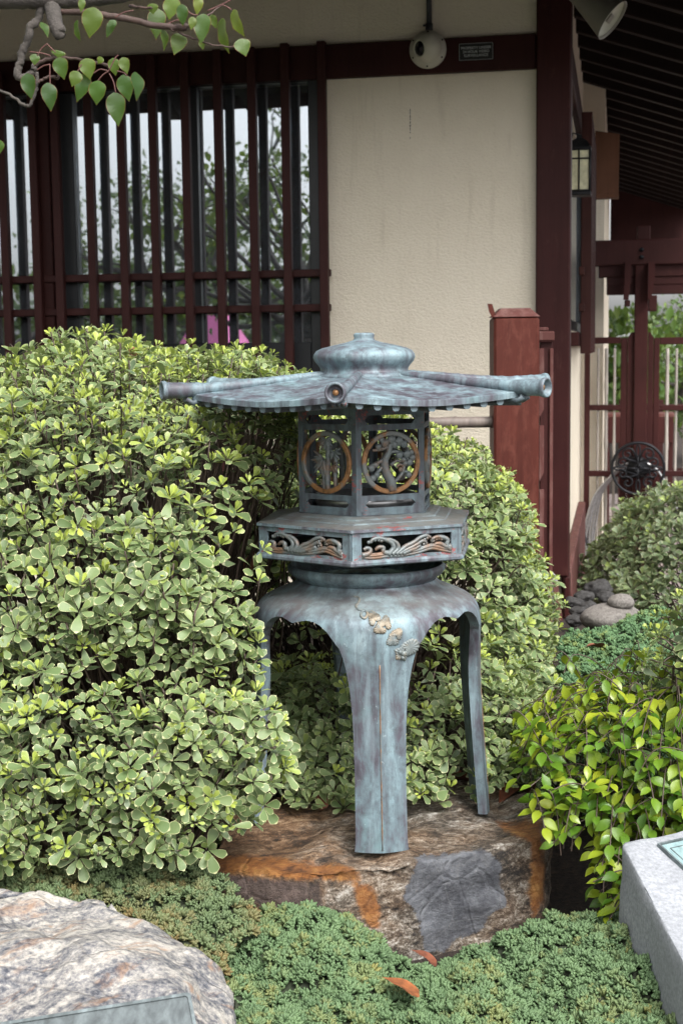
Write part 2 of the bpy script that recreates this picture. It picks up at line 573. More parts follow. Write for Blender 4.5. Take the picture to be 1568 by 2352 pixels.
M['plate_grey'] = bronze_plate('grey_bronze_plate', (.085, .10, .105), (.14, .165, .17))
M['plate_green'] = bronze_plate('verdigris_plate', (.22, .32, .33), (.32, .43, .43))
M['plate_rim'] = bronze_plate('dark_bronze_rim', (.10, .12, .125), (.2, .24, .25))

def soil():
    t = NT('dark_mulch')
    a = t.noise(60, 7, .7, .5)
    c = t.ramp(a, [(.35, (.010, .007, .006)), (.55, (.030, .019, .014)), (.72, (.075, .045, .03))])
    t.set(color=c, rough=.95, normal=t.bump(a, .8, .02))
    return t.m
M['soil'] = soil()
M['paving'] = plain('grey_paving', (.20, .19, .175), .9, 0, .3, 12, .3)
def gravel_mat():
    t = NT('red_grey_gravel')
    d = t.voronoi(55)
    a = t.noise(40, 5)
    c = t.ramp(a, [(.35, (.10, .08, .075)), (.5, (.24, .19, .18)), (.66, (.42, .37, .35))])
    t.set(color=c, rough=.9, normal=t.bump(t.ramp(d, [(.0, 1.0), (.6, 0.0)]), .9, .02))
    return t.m
M['gravel'] = gravel_mat()
M['stem'] = bamboo('brown_twig', (.072, .050, .038))
M['bark'] = plain('grey_bark', (.062, .054, .048), .9, 0, .45, 30, .7)
M['bark_red'] = plain('red_brown_twig', (.055, .032, .026), .7, 0, .35, 40, .4)
M['petiole'] = plain('pink_leaf_stalk', (.10, .036, .03), .6)
M['dead_leaf'] = plain('dead_brown_leaf', (.16, .05, .025), .7, 0, .5, 60)
M['dead_orange'] = plain('dead_orange_leaf', (.20, .065, .02), .7, 0, .5, 60)

def leaf_mat(name, green_a, green_b, young, cream=None, rough=.4, transl=.28, rust=None, spec=.45, ylw=None):
    t = NT(name)
    rnd, tint, edge = t.attr('rnd'), t.attr('tint'), t.attr('edge')
    n = t.noise(90, 4)
    c = t.mix(t.math('ADD', t.math('MULTIPLY', rnd, .75), t.math('MULTIPLY', n, .25)), green_a, green_b)
    if ylw is not None:
        c = t.mix(t.ramp(t.math('ADD', rnd, 0.0), [(1.005, 0.0), (1.03, 1.0)]), c, ylw)
    c = t.mix(tint, c, young)
    if cream is not None:
        w = t.math('ADD', edge, t.math('MULTIPLY', t.math('SUBTRACT', t.noise(150, 3), .5), .7))
        k = t.ramp(w, [(.46, 0.0), (.68, 1.0)])
        c = t.mix(t.math('MULTIPLY', k, t.math('SUBTRACT', .9, t.math('MULTIPLY', tint, .5))), c, cream)
    if rust is not None:
        k = t.ramp(t.math('ADD', t.math('MULTIPLY', edge, .35), t.noise(60, 5, .7)), [(.70, 0.0), (.82, 1.0)])
        c = t.mix(t.math('MULTIPLY', k, .7), c, rust)
    t.set(color=c, rough=rough, spec=spec, normal=t.bump(t.noise(130, 4, .6), .18, .003))
    tr = t.n.new('ShaderNodeBsdfTranslucent')
    t.l.new(t.mix(.25, c, (.5, .6, .08), 'MIX'), tr.inputs['Color'])
    mx = t.n.new('ShaderNodeMixShader')
    mx.inputs[0].default_value = transl
    t.l.new(t.bsdf.outputs[0], mx.inputs[1])
    t.l.new(tr.outputs[0], mx.inputs[2])
    t.l.new(mx.outputs[0], t.out.inputs['Surface'])
    return t.m
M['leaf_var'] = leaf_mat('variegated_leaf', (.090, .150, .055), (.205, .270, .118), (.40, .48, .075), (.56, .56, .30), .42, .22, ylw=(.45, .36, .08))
M['leaf_var_dark'] = leaf_mat('shaded_variegated_leaf', (.065, .105, .05), (.13, .175, .085), (.28, .36, .08), (.42, .42, .26), .45, .2, ylw=(.3, .16, .05))  # darker copy, inner leaves' shade put into its colour; also coats gate shrub
M['leaf_gold'] = leaf_mat('yellow_green_leaf', (.04, .12, .014), (.14, .245, .02), (.32, .37, .025), None, .3, .25)
M['leaf_pear'] = leaf_mat('pear_leaf', (.017, .056, .008), (.040, .105, .013), (.16, .19, .025), None, .4, .34, rust=(.26, .07, .025))
M['leaf_tree'] = leaf_mat('tree_leaf', (.03, .07, .018), (.07, .13, .03), (.2, .28, .05), None, .5, .25)
M['leaf_bright'] = leaf_mat('bright_green_garden_leaf', (.03, .08, .014), (.08, .15, .028), (.18, .25, .05), None, .45, .35)  # plain brighter green of the bush and tree beyond the gate
def juniper_mat(name, lo, hi, rust):
    t = NT(name)
    rnd, tip, tint = t.attr('rnd'), t.attr('edge'), t.attr('tint')
    c = t.mix(rnd, lo, hi)
    c = t.mix(t.math('MULTIPLY', tip, .5), c, [min(1, x * 1.5) for x in hi])
    c = t.mix(tint, c, rust)
    t.set(color=c, rough=.65)
    return t.m
M['juniper_blue'] = juniper_mat('blue_green_juniper', (.034, .070, .028), (.092, .148, .064), (.19, .18, .05))
M['juniper_brown'] = juniper_mat('olive_juniper', (.040, .066, .028), (.088, .125, .052), (.17, .115, .04))
M['juniper_green'] = juniper_mat('bright_green_juniper', (.030, .075, .028), (.075, .145, .06), (.19, .22, .05))

# ------------------------------------------------------------------ ground
TY = [-60, 0, 1.35, 1.8, 2.3, 3.0, 4.2, 5.2, 6.0, 7.5, 9, 14, 60]
TZ = [0, 0, .02, .18, .27, .32, .53, .57, .42, .12, .08, .06, .06]
def ter(x, y):
    k = 1.0 if abs(x) < 5 else max(0.0, 1 - (abs(x) - 5) / 3)
    return interp(y, TY, TZ) * (k if y < 6 else 1.0) + (.012 * math.sin(3.1 * x + y) + .01 * math.sin(5.3 * y - 2 * x)) * (1 if y > 1.4 else 0)

def grid_mesh(xs, ys, zf):
    vs = [(x, y, zf(x, y)) for y in ys for x in xs]
    n = len(xs)
    fs = [(j * n + i, j * n + i + 1, (j + 1) * n + i + 1, (j + 1) * n + i) for j in range(len(ys) - 1) for i in range(n - 1)]
    return vs, fs
xs = [-900, -200, -60, -20, -10, -7] + list(np.arange(-5, 5.01, .16)) + [7, 10, 20, 60, 200, 900]
ys = [-900, -200, -60, -20, -8, -3, -1, 0, .8] + list(np.arange(1.3, 9, .14)) + [10, 12, 15, 20, 40, 120, 900]
mb = MB(); mb.add(*grid_mesh(xs, ys, ter), smooth=True)
structure(mb.build('ground', M['soil']))
mb = MB()
gx, gy = np.arange(.2, 7.2, .25), np.arange(5.6, 15, .25)
mb.add(*grid_mesh(gx, gy, lambda x, y: ter(x, y) + .012), smooth=True)
structure(mb.build('gravel_path', M['gravel']))
# paved path where the photographer stands
mb = MB(); mb.add(*grid_mesh([-6, 6], [-7, 1.25], lambda x, y: .006))
structure(mb.build('path', M['paving']))

# ------------------------------------------------------------------ the house
house = thing('house', 'cream stucco house with brown red timbers and a slatted window', 'house', BASE, -WANG)
EAVE, SLOPE, OVER, SIDE = 2.83 - GH, .333, 1.2, .86
def roofz(d):                                            # underside of the roof, d metres inside the eave line
    return EAVE + SLOPE * d
uWR = onv(738, 500, 0)[0]                                # right jamb of the front window
uPL = onv(1229, 700, -.05)[0]                            # left side of the corner post
zBB, zBT = onv(1000, 168, -.03)[1], onv(1000, 89, -.03)[1]
zWB = onv(700, 788, 0)[1] - .34
WL = -3.1
WTOP = roofz(1.2) + .02
RX = Matrix.Rotation(PI / 2, 4, 'X')                      # lathe axis out of the wall
# stucco walls
mb = MB()
mb.span((uWR, 0, -.3), (uPL + .05, .15, zBB + .01))
mb.span((-6, .0, zBB + .01), (uPL + .05, .15, WTOP))
mb.build('wall', M['stucco'], house)
mb = MB()
mb.span((-6, .002, -.3), (uWR - .002, .15, zWB))
mb.span((-6, .002, zWB), (WL, .15, zBB))
mb.build('wall', M['stucco'], house)
# side wall along v, with a bay that steps out
SW0, SW1 = .96, 3.12
zSWB, zSWT = onv(1328, 757, 1.0)[1], zBB - .02
mb = MB()
mb.span((-.17, .10, -.5), (-.03, SW0, WTOP))
mb.span((-.17, SW0, -.5), (-.03, SW1, zSWB))
mb.span((-.17, SW0, zSWT), (-.03, SW1, WTOP))
mb.build('wall', M['stucco'], house)
mb = MB()
mb.span((-.17, SW1, -.5), (.10, 7.6, WTOP - .1))
mb.build('wall', M['stucco'], house)
# dim room behind the glass
mb = MB()
zc = zBB + .3
mb.add([(-5.9, .16, -.3), (-.2, .16, -.3), (-.2, 5, -.3), (-5.9, 5, -.3), (-5.9, .16, zc), (-.2, .16, zc), (-.2, 5, zc), (-5.9, 5, zc)],
       [(0, 1, 2, 3), (7, 6, 5, 4), (3, 2, 6, 7), (0, 3, 7, 4), (1, 5, 6, 2)])
mb.build('room_interior', M['interior'], house)
# timbers
zPB = onv(1265, 1325, -.05)[1]
MB().span((uPL, -.05, zPB), (.004, .11, WTOP), .006).build('corner_post', M['wood'], house)
MB().span((-.012, -.044, -.45), (.008, .10, zPB - .003), .004).build('post_trim', M['wood'], house)
MB().span((-6, -.035, zBB), (uPL - .002, .0, zBT), .004).build('beam', M['wood_dark'], house)
MB().span((-.03, .112, zBB), (.0, 7.5, zBT), .004).build('beam', M['wood_dark'], house)
MB().span((-.03, .112, -.5), (.012, 2.6, onv(1302, 1304, .1)[1]), .006).build('baseboard', M['plank_worn'], house)
MB().span((-.03, SW0 - .02, zSWB - .075), (.012, SW1, zSWB - .012), .004).build('sill', M['wood'], house)
# crack lines in the render of the panel
mb = MB()
for y0, y1, w in ((250, 262, 1.3), (264, 276, 1.6), (279, 284, 2), (287, 291, 3), (293, 300, 1.4), (303, 306, 2), (315, 318, 1.5)):
    u0, z0 = onv(941.5, y0, 0); u1, z1 = onv(941.5, y1, 0)
    mb.span((u0 - w * .0008, -.0012, z1), (u0 + w * .0008, .002, z0))
mb.build('wall_crack', M['frame_dark'], house)

# the slatted window in the front
zGB, zGT = onv(700, 786, .03)[1], zBB - .005
win = MB()
uGR = onv(714, 500, .02)[0]
st0, st1 = onv(436, 500, .02)[0], onv(461, 500, .02)[0]
lf0, lf1 = onv(96, 500, .02)[0], onv(180, 500, .02)[0]
win.span((uGR, -.01, zWB), (uWR + .004, .06, zBB + .002), .003)
win.span((st0, .0, zGB), (st1, .05, zGT), .003)
win.span((lf0, -.012, zGB), (lf1, .06, zGT), .003)
win.span((WL, -.01, zWB), (WL + .06, .06, zBB), .003)
win.span((WL + .06, -.008, zWB), (uGR, .055, zGB), .003)
win.span((WL + .06, -.008, onv(700, 190, .02)[1]), (uGR, .055, zBB + .002), .003)
window = win.build('window', M['frame_dark'], house)
zGt = onv(700, 190, .02)[1]
for a, b in ((WL + .06, lf0), (lf1, st0), (st1, uGR)):
    MB().span((a, .018, zGB), (b, .023, zGt)).build('pane', M['glass'], window)
# wide timber between the two window units
MB().span((onv(88, 500, -.03)[0], -.04, -.25), (onv(121, 500, -.03)[0], -.013, zBB + .03), .004).build('mullion', M['lattice'], window)
slat_x = [(7, 16), (79, 18), (130, 20), (207, 20), (281, 18), (354, 18), (429, 19.5), (503.5, 18), (581.5, 19), (657.5, 19), (741, 18)]
slat_top = [165, 158, 152, 140, 132, 124, 118, 112, 107, 98, 92.5]
S0, S1 = -.085, -.05
first = None
us = []
for (x, w), yt in zip(slat_x, slat_top):
    u = onv(x, 480, S0)[0]
    us.append(u)
    zt = onv(x, yt, S0)[1]
    if first is None:
        first = MB().span((-.0168, S0, 0), (.0168, S1, 1.80), .003).build('slat', M['lattice'], window, (u, 0, zt - 1.80))
    else:
        copy_child(first, window, (u, 0, zt - 1.80))
d = us[1] - us[2]
for k in range(1, 10):
    copy_child(first, window, (us[0] - k * .128, 0, first.location.z))
for y in (626, 706):
    u1, z = onv(758, y, S1)
    MB().span((WL - .2, S1 + .001, z - .0145), (u1, S1 + .03, z + .0145), .003).build('rail', M['lattice'], window)
# the same lattice seen end-on along the side wall
sw = MB()
sw.span((-.06, SW0, zSWB), (-.027, SW0 + .05, zSWT), .003)
sw.span((-.06, SW1 - .05, zSWB), (-.027, SW1, zSWT), .003)
sw.span((-.06, SW0 + .05, zSWB), (-.027, SW1 - .05, zSWB + .05), .003)
window2 = sw.build('window', M['frame_dark'], house)
MB().span((-.05, SW0 + .05, zSWB + .05), (-.045, SW1 - .05, zSWT)).build('pane', M['glass'], window2)
zl0 = onv(1349, 812, 1.0)[1]
first = None
for k in range(10):
    if first is None:
        first = MB().span((.018, -.017, zl0), (.066, .017, onv(1349, 258, 1.0)[1]), .003).build('slat', M['lattice'], window2, (0, 1.0, 0))
    else:
        copy_child(first, window2, (0, 1.0 + k * .128, 0))
for y in (622, 706):
    z = onv(1343, y, .97)[1]
    MB().span((.012, .955, z - .019), (.036, 2.3, z + .019), .003).build('rail', M['lattice'], window2)

# roof: hipped, its soffit boards and rafters showing under the side eave
hips = [(-8, -OVER), (SIDE, -OVER), (SIDE, -SIDE), (-3, 3), (-8, 3)], [(SIDE, -SIDE), (SIDE, 8.72), (-3, 8.72), (-3, 3)]
rm = MB()
for poly in hips:
    lo = []
    for u, v in poly:
        dd = (v + OVER) if poly is hips[0] else (OVER - u)
        lo.append(Vector((u, v, EAVE + SLOPE * dd)))
    hi = [p + Vector((0, 0, .11)) for p in lo]
    n = len(lo)
    rm.add(lo + hi, [tuple(reversed(range(n))), tuple(range(n, 2 * n))] + [(i, (i + 1) % n, n + (i + 1) % n, n + i) for i in range(n)])
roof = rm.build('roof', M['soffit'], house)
first = None
for k in range(26):
    v = .30 + k * .335
    if first is None:
        r = MB()
        L_ = .84 * math.sqrt(1 + SLOPE ** 2)
        T = Matrix.Rotation(math.atan(SLOPE), 4, 'Y')
        r.span((-.09, -.03, -.105), (L_, .03, -.003), .004, T)
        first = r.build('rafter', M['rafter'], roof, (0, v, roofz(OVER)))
    else:
        copy_child(first, roof, (0, v, roofz(OVER)))
first = None
for k in range(4, 12):                                   # battens of the boarded soffit, running along the eave
    dd = .09 + k * .1
    if first is None:
        first = MB().span((-.006, .35, -.012), (.006, 8.5, .004)).build('batten', M['rafter'], roof, (OVER - dd, 0, roofz(dd)))
    else:
        copy_child(first, roof, (OVER - dd, 0, roofz(dd)))
first = None
for k in range(18):
    u = -.35 - k * .4
    if first is None:
        r = MB()
        T = Matrix.Rotation(math.atan(SLOPE), 4, 'X')
        r.span((-.03, -.02, -.105), (.03, 1.27, -.003), .004, T)
        first = r.build('rafter', M['rafter'], roof, (u, -OVER, EAVE))
    else:
        copy_child(first, roof, (u, -OVER, EAVE))
MB().prism([(.102, 1.6), (SIDE, 1.6), (SIDE, roofz(OVER - SIDE) - .004), (.102, roofz(OVER - .102) - .004)], -8.6, -8.7, RX).build('gable_board', M['wood_dark'], house)
MB().span((-8, -OVER - .03, EAVE - .06), (SIDE, -OVER - .002, EAVE + .12), .004).build('fascia', M['wood_dark'], house)
MB().span((SIDE + .002, -OVER, EAVE + .04), (SIDE + .03, 8.72, EAVE + .23), .004).build('fascia', M['wood_dark'], house)

# brown box under the eave
b0 = onv(1366, 300, 2.3); b1 = onv(1419, 444, 2.3)
bx = thing('wooden_box', 'plain brown wooden box under the eave behind the wall lamp', 'box', hw(b0[0], 2.3, b1[1]), -WANG)
hgt = b0[1] - b1[1]; wdt = b1[0] - b0[0]
MB().prism([(0, 0), (wdt, 0), (wdt + .004, hgt * .93), (0, hgt)], 0, -.1, Matrix.Rotation(PI / 2, 4, 'X')).build('case', M['boxwood'], bx)
MB().span((-.004, -.008, -.02), (wdt + .002, .11, -.001), .003).build('bottom_board', M['boxwood'], bx)

# ------------------------------------------------------------------ things fixed to the house
# security camera
cu, cz = onv(983, 115, -.035)
sc_ = thing('security_camera', 'round cream dome security camera on the dark beam, facing left', 'camera', hw(cu, -.035, cz), -WANG)
r = MB()
r.lathe([(.0, .0), (.071, .0), (.072, .012), (.069, .02), (.06, .026), (.057, .036), (.052, .042), (.0, .042)], 40, M=RX)
r.build('mount', M['camera_shell'], sc_)
look = Vector((-.62, -.72, -.18)).normalized()
Q = look.to_track_quat('Z', 'Y').to_matrix().to_4x4()
r = MB()
prof = [(.054 * math.sin(a), .054 * math.cos(a)) for a in np.linspace(PI, .62, 20)] + [(.029, .044), (.028, .040), (.0, .040)]
r.lathe(prof, 36, M=Matrix.Translation((.003, -.045, .0)) @ Q)
ball = r.build('camera_ball', M['camera_shell'], sc_)
MB().lathe([(.0, .0430), (.026, .0425), (.0275, .040)], 30, M=Matrix.Translation((.003, -.045, .0)) @ Q).build('lens', M['lens_dark'], ball)
for k in range(6):
    a = .5 + k * PI / 3
    MB().lathe([(0, .0245), (.0035, .0245), (.0035, .02)], 10, M=Matrix.Translation((.0645 * math.cos(a), 0, .0645 * math.sin(a))) @ RX).build('screw', M['lens_dark'], sc_)
# conduit
ku, kz = onv(985, 70, -.02)
cd = thing('conduit_pipe', 'dark grey conduit pipe rising from the security camera', 'pipe', hw(ku, 0, kz), -WANG)
MB().tube([(0, -.018, .0), (0, -.018, .35)], .0105, 12).build('pipe', M['conduit'], cd)
MB().tube([(0, -.018, -.012), (0, -.018, .026)], .0145, 14).tube([(0, -.018, .02), (-.024, -.018, .02)], .004, 8).build('coupling', M['conduit'], cd)
# surveillance sign
su, sz = onv(1092.5, 118.5, -.036)
sg = thing('warning_sign', 'small black video surveillance sign on the dark beam', 'sign', hw(su, -.036, sz), -WANG)
W_, H_ = .066, .0325
def rrect(w, h, r, n=5):
    out = []
    for cx, cy, a0 in ((w - r, h - r, 0), (-w + r, h - r, 90), (-w + r, -h + r, 180), (w - r, -h + r, 270)):
        for k in range(n):
            a = math.radians(a0 + 90 * k / (n - 1))
            out.append((cx + r * math.cos(a), cy + r * math.sin(a)))
    return out
MB().prism(rrect(W_, H_, .004), .0, .003, RX).build('plate', M['sign_black'], sg)
o_, i_ = rrect(W_ - .0015, H_ - .0015, .003), rrect(W_ - .0024, H_ - .0024, .0024)
n_ = len(o_)
MB().add([(p[0], p[1], .0036) for p in o_] + [(p[0], p[1], .0036) for p in i_], [(i, (i + 1) % n_, n_ + (i + 1) % n_, n_ + i) for i in range(n_)], M=RX).build('border_line', M['sign_white'], sg)
def text_mesh(txt, size):
    cu_ = bpy.data.curves.new('lettering', 'FONT')
    cu_.body = txt; cu_.size = size; cu_.align_x = 'CENTER'; cu_.align_y = 'CENTER'; cu_.extrude = .0003
    o = bpy.data.objects.new('lettering', cu_)
    COL.objects.link(o)
    dg = bpy.context.evaluated_depsgraph_get()
    me = bpy.data.meshes.new_from_object(o.evaluated_get(dg))
    bpy.data.objects.remove(o)
    return me
for txt, zz in (('PROPERTY UNDER', .0135), ('24 HOUR VIDEO', -.0005), ('SURVEILLANCE', -.0145)):
    o = link('lettering', text_mesh(txt, .0138), M['sign_white'], sg, (0, -.0036, zz))
    o.rotation_euler = (PI / 2, 0, 0)

# floodlight under the corner eave
fp0, fp1 = pix(1331, -8, 5.10), pix(1405, 46, 5.055)
fl = thing('spotlight', 'bronze grey cone shaped spotlight hanging under the dark eave', 'lamp', fp0)
ax = (fp1 - fp0); Lh = ax.length
Q = ax.to_track_quat('Z', 'Y').to_matrix().to_4x4()
sh = MB().lathe([(.0, -.06), (.024, -.058), (.030, -.03), (.031, -.012), (.034, -.008), (.034, .004), (.037, .010), (.055, Lh * .55), (.073, Lh), (.075, Lh + .002), (.072, Lh + .002), (.068, Lh - .008)], 36, M=Q).build('shade', M['lamp_shade'], fl)
MB().lathe([(.0, Lh - .012), (.067, Lh - .012), (.068, Lh - .007)], 32, M=Q).build('lens', M['lamp_lens'], fl)
MB().span((-.02, -.016, Lh - .0118), (.02, .016, Lh - .006), .003, Q).build('bulb_plate', M['lamp_shade'], fl)
MB().tube([Q @ Vector((0, 0, -.05)), Q @ Vector((0, 0, -.08)), Q @ Vector((0, 0, -.08)) + Vector((-.02, .02, .3))], .009, 8).build('bracket', M['lamp_shade'], fl)

# wall lamp on the side wall
lv = .46
l0 = onv(1338, 338, lv); l1 = onv(1338, 447, lv)
wlp = thing('wall_lamp', 'black framed lantern with amber glass on the side wall', 'lamp', hw(.022, lv, l1[1]), -WANG)
hL = l0[1] - l1[1]
wr = .044
fr = MB()
crn = [(-wr, -wr), (wr, -wr), (wr, wr), (-wr, wr)]
for k in range(4):
    p, q = crn[k], crn[(k + 1) % 4]
    fr.tube([(p[0], p[1], .01), (p[0], p[1], hL - .012)], .0048, 6)
    for z in (.014, hL * .74, hL - .014):
        fr.tube([(p[0], p[1], z), (q[0], q[1], z)], .0036, 6)
    fr.tube([((p[0] + q[0]) / 2, (p[1] + q[1]) / 2, .012), ((p[0] + q[0]) / 2, (p[1] + q[1]) / 2, hL - .014)], .0036, 6)
fr.span((-wr - .006, -wr - .006, -.006), (wr + .006, wr + .006, .010), .003)
fr.span((-wr - .006, -wr - .006, hL - .012), (wr + .006, wr + .006, hL - .002), .003)
fr.build('lamp_frame', M['black_metal'], wlp)
R45 = Matrix.Rotation(PI / 4, 4, 'Z')
MB().lathe([(wr * 1.5, hL - .001), (wr * 1.05, hL + .022), (.018, hL + .036), (.012, hL + .050), (.0, hL + .053)], 4, (0, 0, 0), False, R45).build('cap', M['black_metal'], wlp)
for k in range(4):
    p, q = Vector(crn[k] + (0,)) * .93, Vector(crn[(k + 1) % 4] + (0,)) * .93
    MB().add([p + Vector((0, 0, .011)), q + Vector((0, 0, .011)), q + Vector((0, 0, hL - .013)), p + Vector((0, 0, hL - .013))], [(0, 1, 2, 3)]).build('glass_pane', M['lamp_glass'], wlp)
MB().span((-.052, -.03, hL * .3), (-.047, .03, hL * .95), .002).tube([(-.05, 0, hL * .8), (-.03, 0, hL + .06), (0, 0, hL + .05)], .006, 8).build('wall_bracket', M['black_metal'], wlp)

# ------------------------------------------------------------------ weathered fence in front of the corner
FY = 4.9
def fpos(x, y, off=0):
    return pix(x, y, FY + off)
fb = pix(1186, 1300, FY)
fz = ter(fb.x, FY) - .1
fence = thing('fence', 'weathered red timber fence post with peeling cap and bamboo rail', 'fence', (fb.x, FY, fz))
pw = (fpos(1238, 800).x - fpos(1133.5, 800).x) / 2
pt = fpos(1186, 728).z - fz
pxc = fpos(1186, 800).x - fb.x
MB().span((pxc - pw, 0, 0), (pxc + pw, pw * 2, pt), .008).build('post', M['post_worn'], fence)
tp = (fpos(1219, 707).x - fpos(1153, 707).x) / 2
zt2 = fpos(1186, 707).z - fz
mb = MB()
pts = [(pxc - pw - .002, -.002, pt + .001), (pxc + pw + .002, -.002, pt + .001), (pxc + pw + .002, pw * 2 + .002, pt + .001), (pxc - pw - .002, pw * 2 + .002, pt + .001)]
top = [(pxc - tp, .035, zt2), (pxc + tp, .035, zt2), (pxc + tp, pw * 2 - .035, zt2), (pxc - tp, pw * 2 - .035, zt2)]
mb.add(pts + top, [(3, 2, 1, 0), (4, 5, 6, 7), (0, 1, 5, 4), (1, 2, 6, 5), (2, 3, 7, 6), (3, 0, 4, 7)])
mb.build('post_cap', M['plank_worn'], fence)
fk = [fpos(1120, 697), fpos(1131, 698), fpos(1139, 724), fpos(1134, 735), fpos(1124, 716)]
ox = Vector((fb.x, FY, fz))
mb = MB()
fkl = [p - ox + Vector((0, .02, 0)) for p in fk]
mb.add([p + Vector((0, -.002, 0)) for p in fkl] + [p + Vector((0, .004, 0)) for p in fkl], [tuple(reversed(range(5))), tuple(range(5, 10))] + [(i, (i + 1) % 5, 5 + (i + 1) % 5, 5 + i) for i in range(5)])
mb.build('peeling_flake', M['post_worn'], fence)
# bamboo rail running left behind the lantern
ra, rb = fpos(700, 975, .07) - ox, fpos(1134, 969, .07) - ox
pts = [ra.lerp(rb, t) for t in np.linspace(.05, 1, 33)]
MB().tube(pts, [.0195 + (.0022 if i % 7 == 4 else 0) for i in range(33)], 12).build('rail', M['bamboo_rail'], fence)
# return of the fence towards the house corner
a, b = fpos(1236, 757, .1) - ox, fpos(1273, 783, .1) - ox
MB().span((a.x, .10, b.z), (b.x, .19, a.z - .006), .004).build('rail', M['plank_worn'], fence)
MB().span((a.x, .11, a.z - .005), (fpos(1260, 753, .1).x - fb.x, .17, a.z + .008), .003).build('rail_cap', M['plank_worn'], fence)
a = fpos(1240, 786, .12) - ox; b = fpos(1267, 1330, .12) - ox
MB().span((a.x, .125, 0), (b.x, .15, a.z), .003).build('board', M['wood'], fence)
for y0, y1 in ((800, 960), (978, 1105), (1125, 1300)):
    a = fpos(1238, y0, .1) - ox; b = fpos(1248, y1, .1) - ox
    MB().prism([(a.x, a.z), (b.x, a.z), (b.x, b.z + .03), (a.x, b.z)], -.10, -.122, Matrix.Rotation(PI / 2, 4, 'X')).build('batten', M['plank_worn'], fence)
a = fpos(1261, 800, .12) - ox; b = fpos(1267, 1300, .12) - ox
MB().span((a.x, .112, 0), (b.x, .124, a.z), .002).build('edge_strip', M['plank_worn'], fence)
# footing and leaning board at the foot of the corner
fo = pix(1268, 1345, 5.25)
ft = tag(MB().span((-.02, 0, -.35), (.02, .14, .035), .004).build('concrete_footing', M['concrete'], None, fo), 'small grey concrete footing under the house corner post', 'footing')
a, b = pix(1270, 1340, 5.2), pix(1293, 1438, 5.2)
mb = MB()
mb.prism([(0, 0), (.017, .0), (.04, -.17), (.045, -.4), (.0, -.4), (.006, -.12)], 0, -.02, Matrix.Rotation(PI / 2, 4, 'X'))
tag(mb.build('timber_offcut', M['plank_worn'], None, a), 'faded red board leaning against the concrete footing', 'board')

# ------------------------------------------------------------------ gateway and gates behind
GV = 2.9
def g(x, y, dv=0.0):
    u, z = onv(x, y, GV + dv)
    return u, z
gz0 = ter(*(hw(g(1470, 900)[0], GV, 0).xy)) - GH - .05
def gspan(mb, x0, y0, x1, y1, v0, v1, bev=.004, dv=0.0):
    a, b = g(x0, y0, dv), g(x1, y1, dv)
    return mb.span((a[0], GV + v0, b[1]), (b[0], GV + v1, a[1]), bev)
gw = thing('gateway', 'dark red brown timber gateway with a heavy crossbeam and bolted post', 'gateway', BASE, -WANG)
gspan(MB(), 1366, 554, 1720, 604, -.06, .06, .006).build('crossbeam', M['wood_dark'], gw)
gspan(MB(), 1374, 606, 1720, 631, -.03, .03).build('board', M['wood_dark'], gw)
gspan(MB(), 1392, 632, 1720, 650, -.02, .03).build('board', M['wood_dark'], gw)
gspan(MB(), 1392, 652, 1720, 672, -.015, .03).build('board', M['wood_dark'], gw)
pa, pb = g(1456, 700), g(1487, 700)
MB().span((pa[0], GV - .05, gz0), (pb[0], GV + .05, g(1470, 605)[1]), .005).build('gate_post', M['wood'], gw)
gspan(MB(), 1462, 520, 1492, 552, -.05, .05, .005).build('post_stub', M['wood_dark'], gw)
for xs_ in ((1434, 1448, 1430, 1442), (1487, 1502, 1486, 1493)):
    t0, t1 = g(xs_[0], 603), g(xs_[1], 603)
    b0_, b1_ = g(xs_[2], 690), g(xs_[3], 690)
    poly = [t0, t1, (t1[0], lerp(t1[1], b1_[1], .45)), (b1_[0], b1_[1]), (b0_[0], b0_[1]), (t0[0], lerp(t0[1], b0_[1], .45))]
    MB().prism(poly, -(GV - .12), -(GV - .065), RX).build('bracket', M['wood'], gw)
for y in (575, 592):
    u, z = g(1472, y)
    MB().lathe([(0, .078), (.008, .076), (.012, .068), (.013, .06)], 14, (0, 0, 0), True, Matrix.Translation((u, GV, z)) @ RX).build('bolt', M['black_metal'], gw)
gspan(MB(), 1488, 679, 1507, 715, -.05, .04).build('block', M['wood_dark'], gw)
gspan(MB(), 1433, 690, 1446, 704, -.05, .04).build('block', M['wood_dark'], gw)
hp = onv(1348, 900, GV - .02)[0]
MB().span((hp - .018, GV - .03, gz0), (hp + .014, GV + .03, g(1348, 812)[1]), .003).build('hinge_post', M['wood'], gw)

def gate_leaf(label, sx, fx, rx0, rx1, bars, stile_side):
    t = thing('garden_gate', label, 'gate', BASE, -WANG, 'timber gates with bamboo bars')
    a, b = g(sx[0], 762), g(sx[1], 762)
    top = g(sx[0], 763)[1]
    c = .03
    poly = [(a[0], gz0 + .08), (b[0], gz0 + .08), (b[0], top - (c if stile_side > 0 else 0)), (b[0] - (c * .7 if stile_side > 0 else 0), top), (a[0] + (c * .7 if stile_side < 0 else 0), top), (a[0], top - (c if stile_side < 0 else 0))]
    MB().prism(poly, -(GV - .025), -(GV + .025), RX).build('stile', M['wood'], t)
    a, b = g(fx[0], 776), g(fx[1], 776)
    MB().span((a[0], GV - .02, gz0 + .1), (b[0], GV + .02, a[1]), .003).build('frame_upright', M['wood'], t)
    for y0, y1 in ((775, 789), (930, 942), (1081, 1094)):
        gspan(MB(), rx0, y0, rx1, y1, -.018, .018, .003).build('rail', M['wood'], t)
    for x, w in bars:
        u, z = g(x, 800)
        r_ = w * .5 * 8.4 / FPX
        zs = np.linspace(gz0 + .12, z, 26)
        MB().tube([(u, GV, q) for q in zs], [r_ * (1.22 if i % 6 == 3 else 1) for i in range(26)], 8).build('bamboo_bar', M['bamboo'], t)
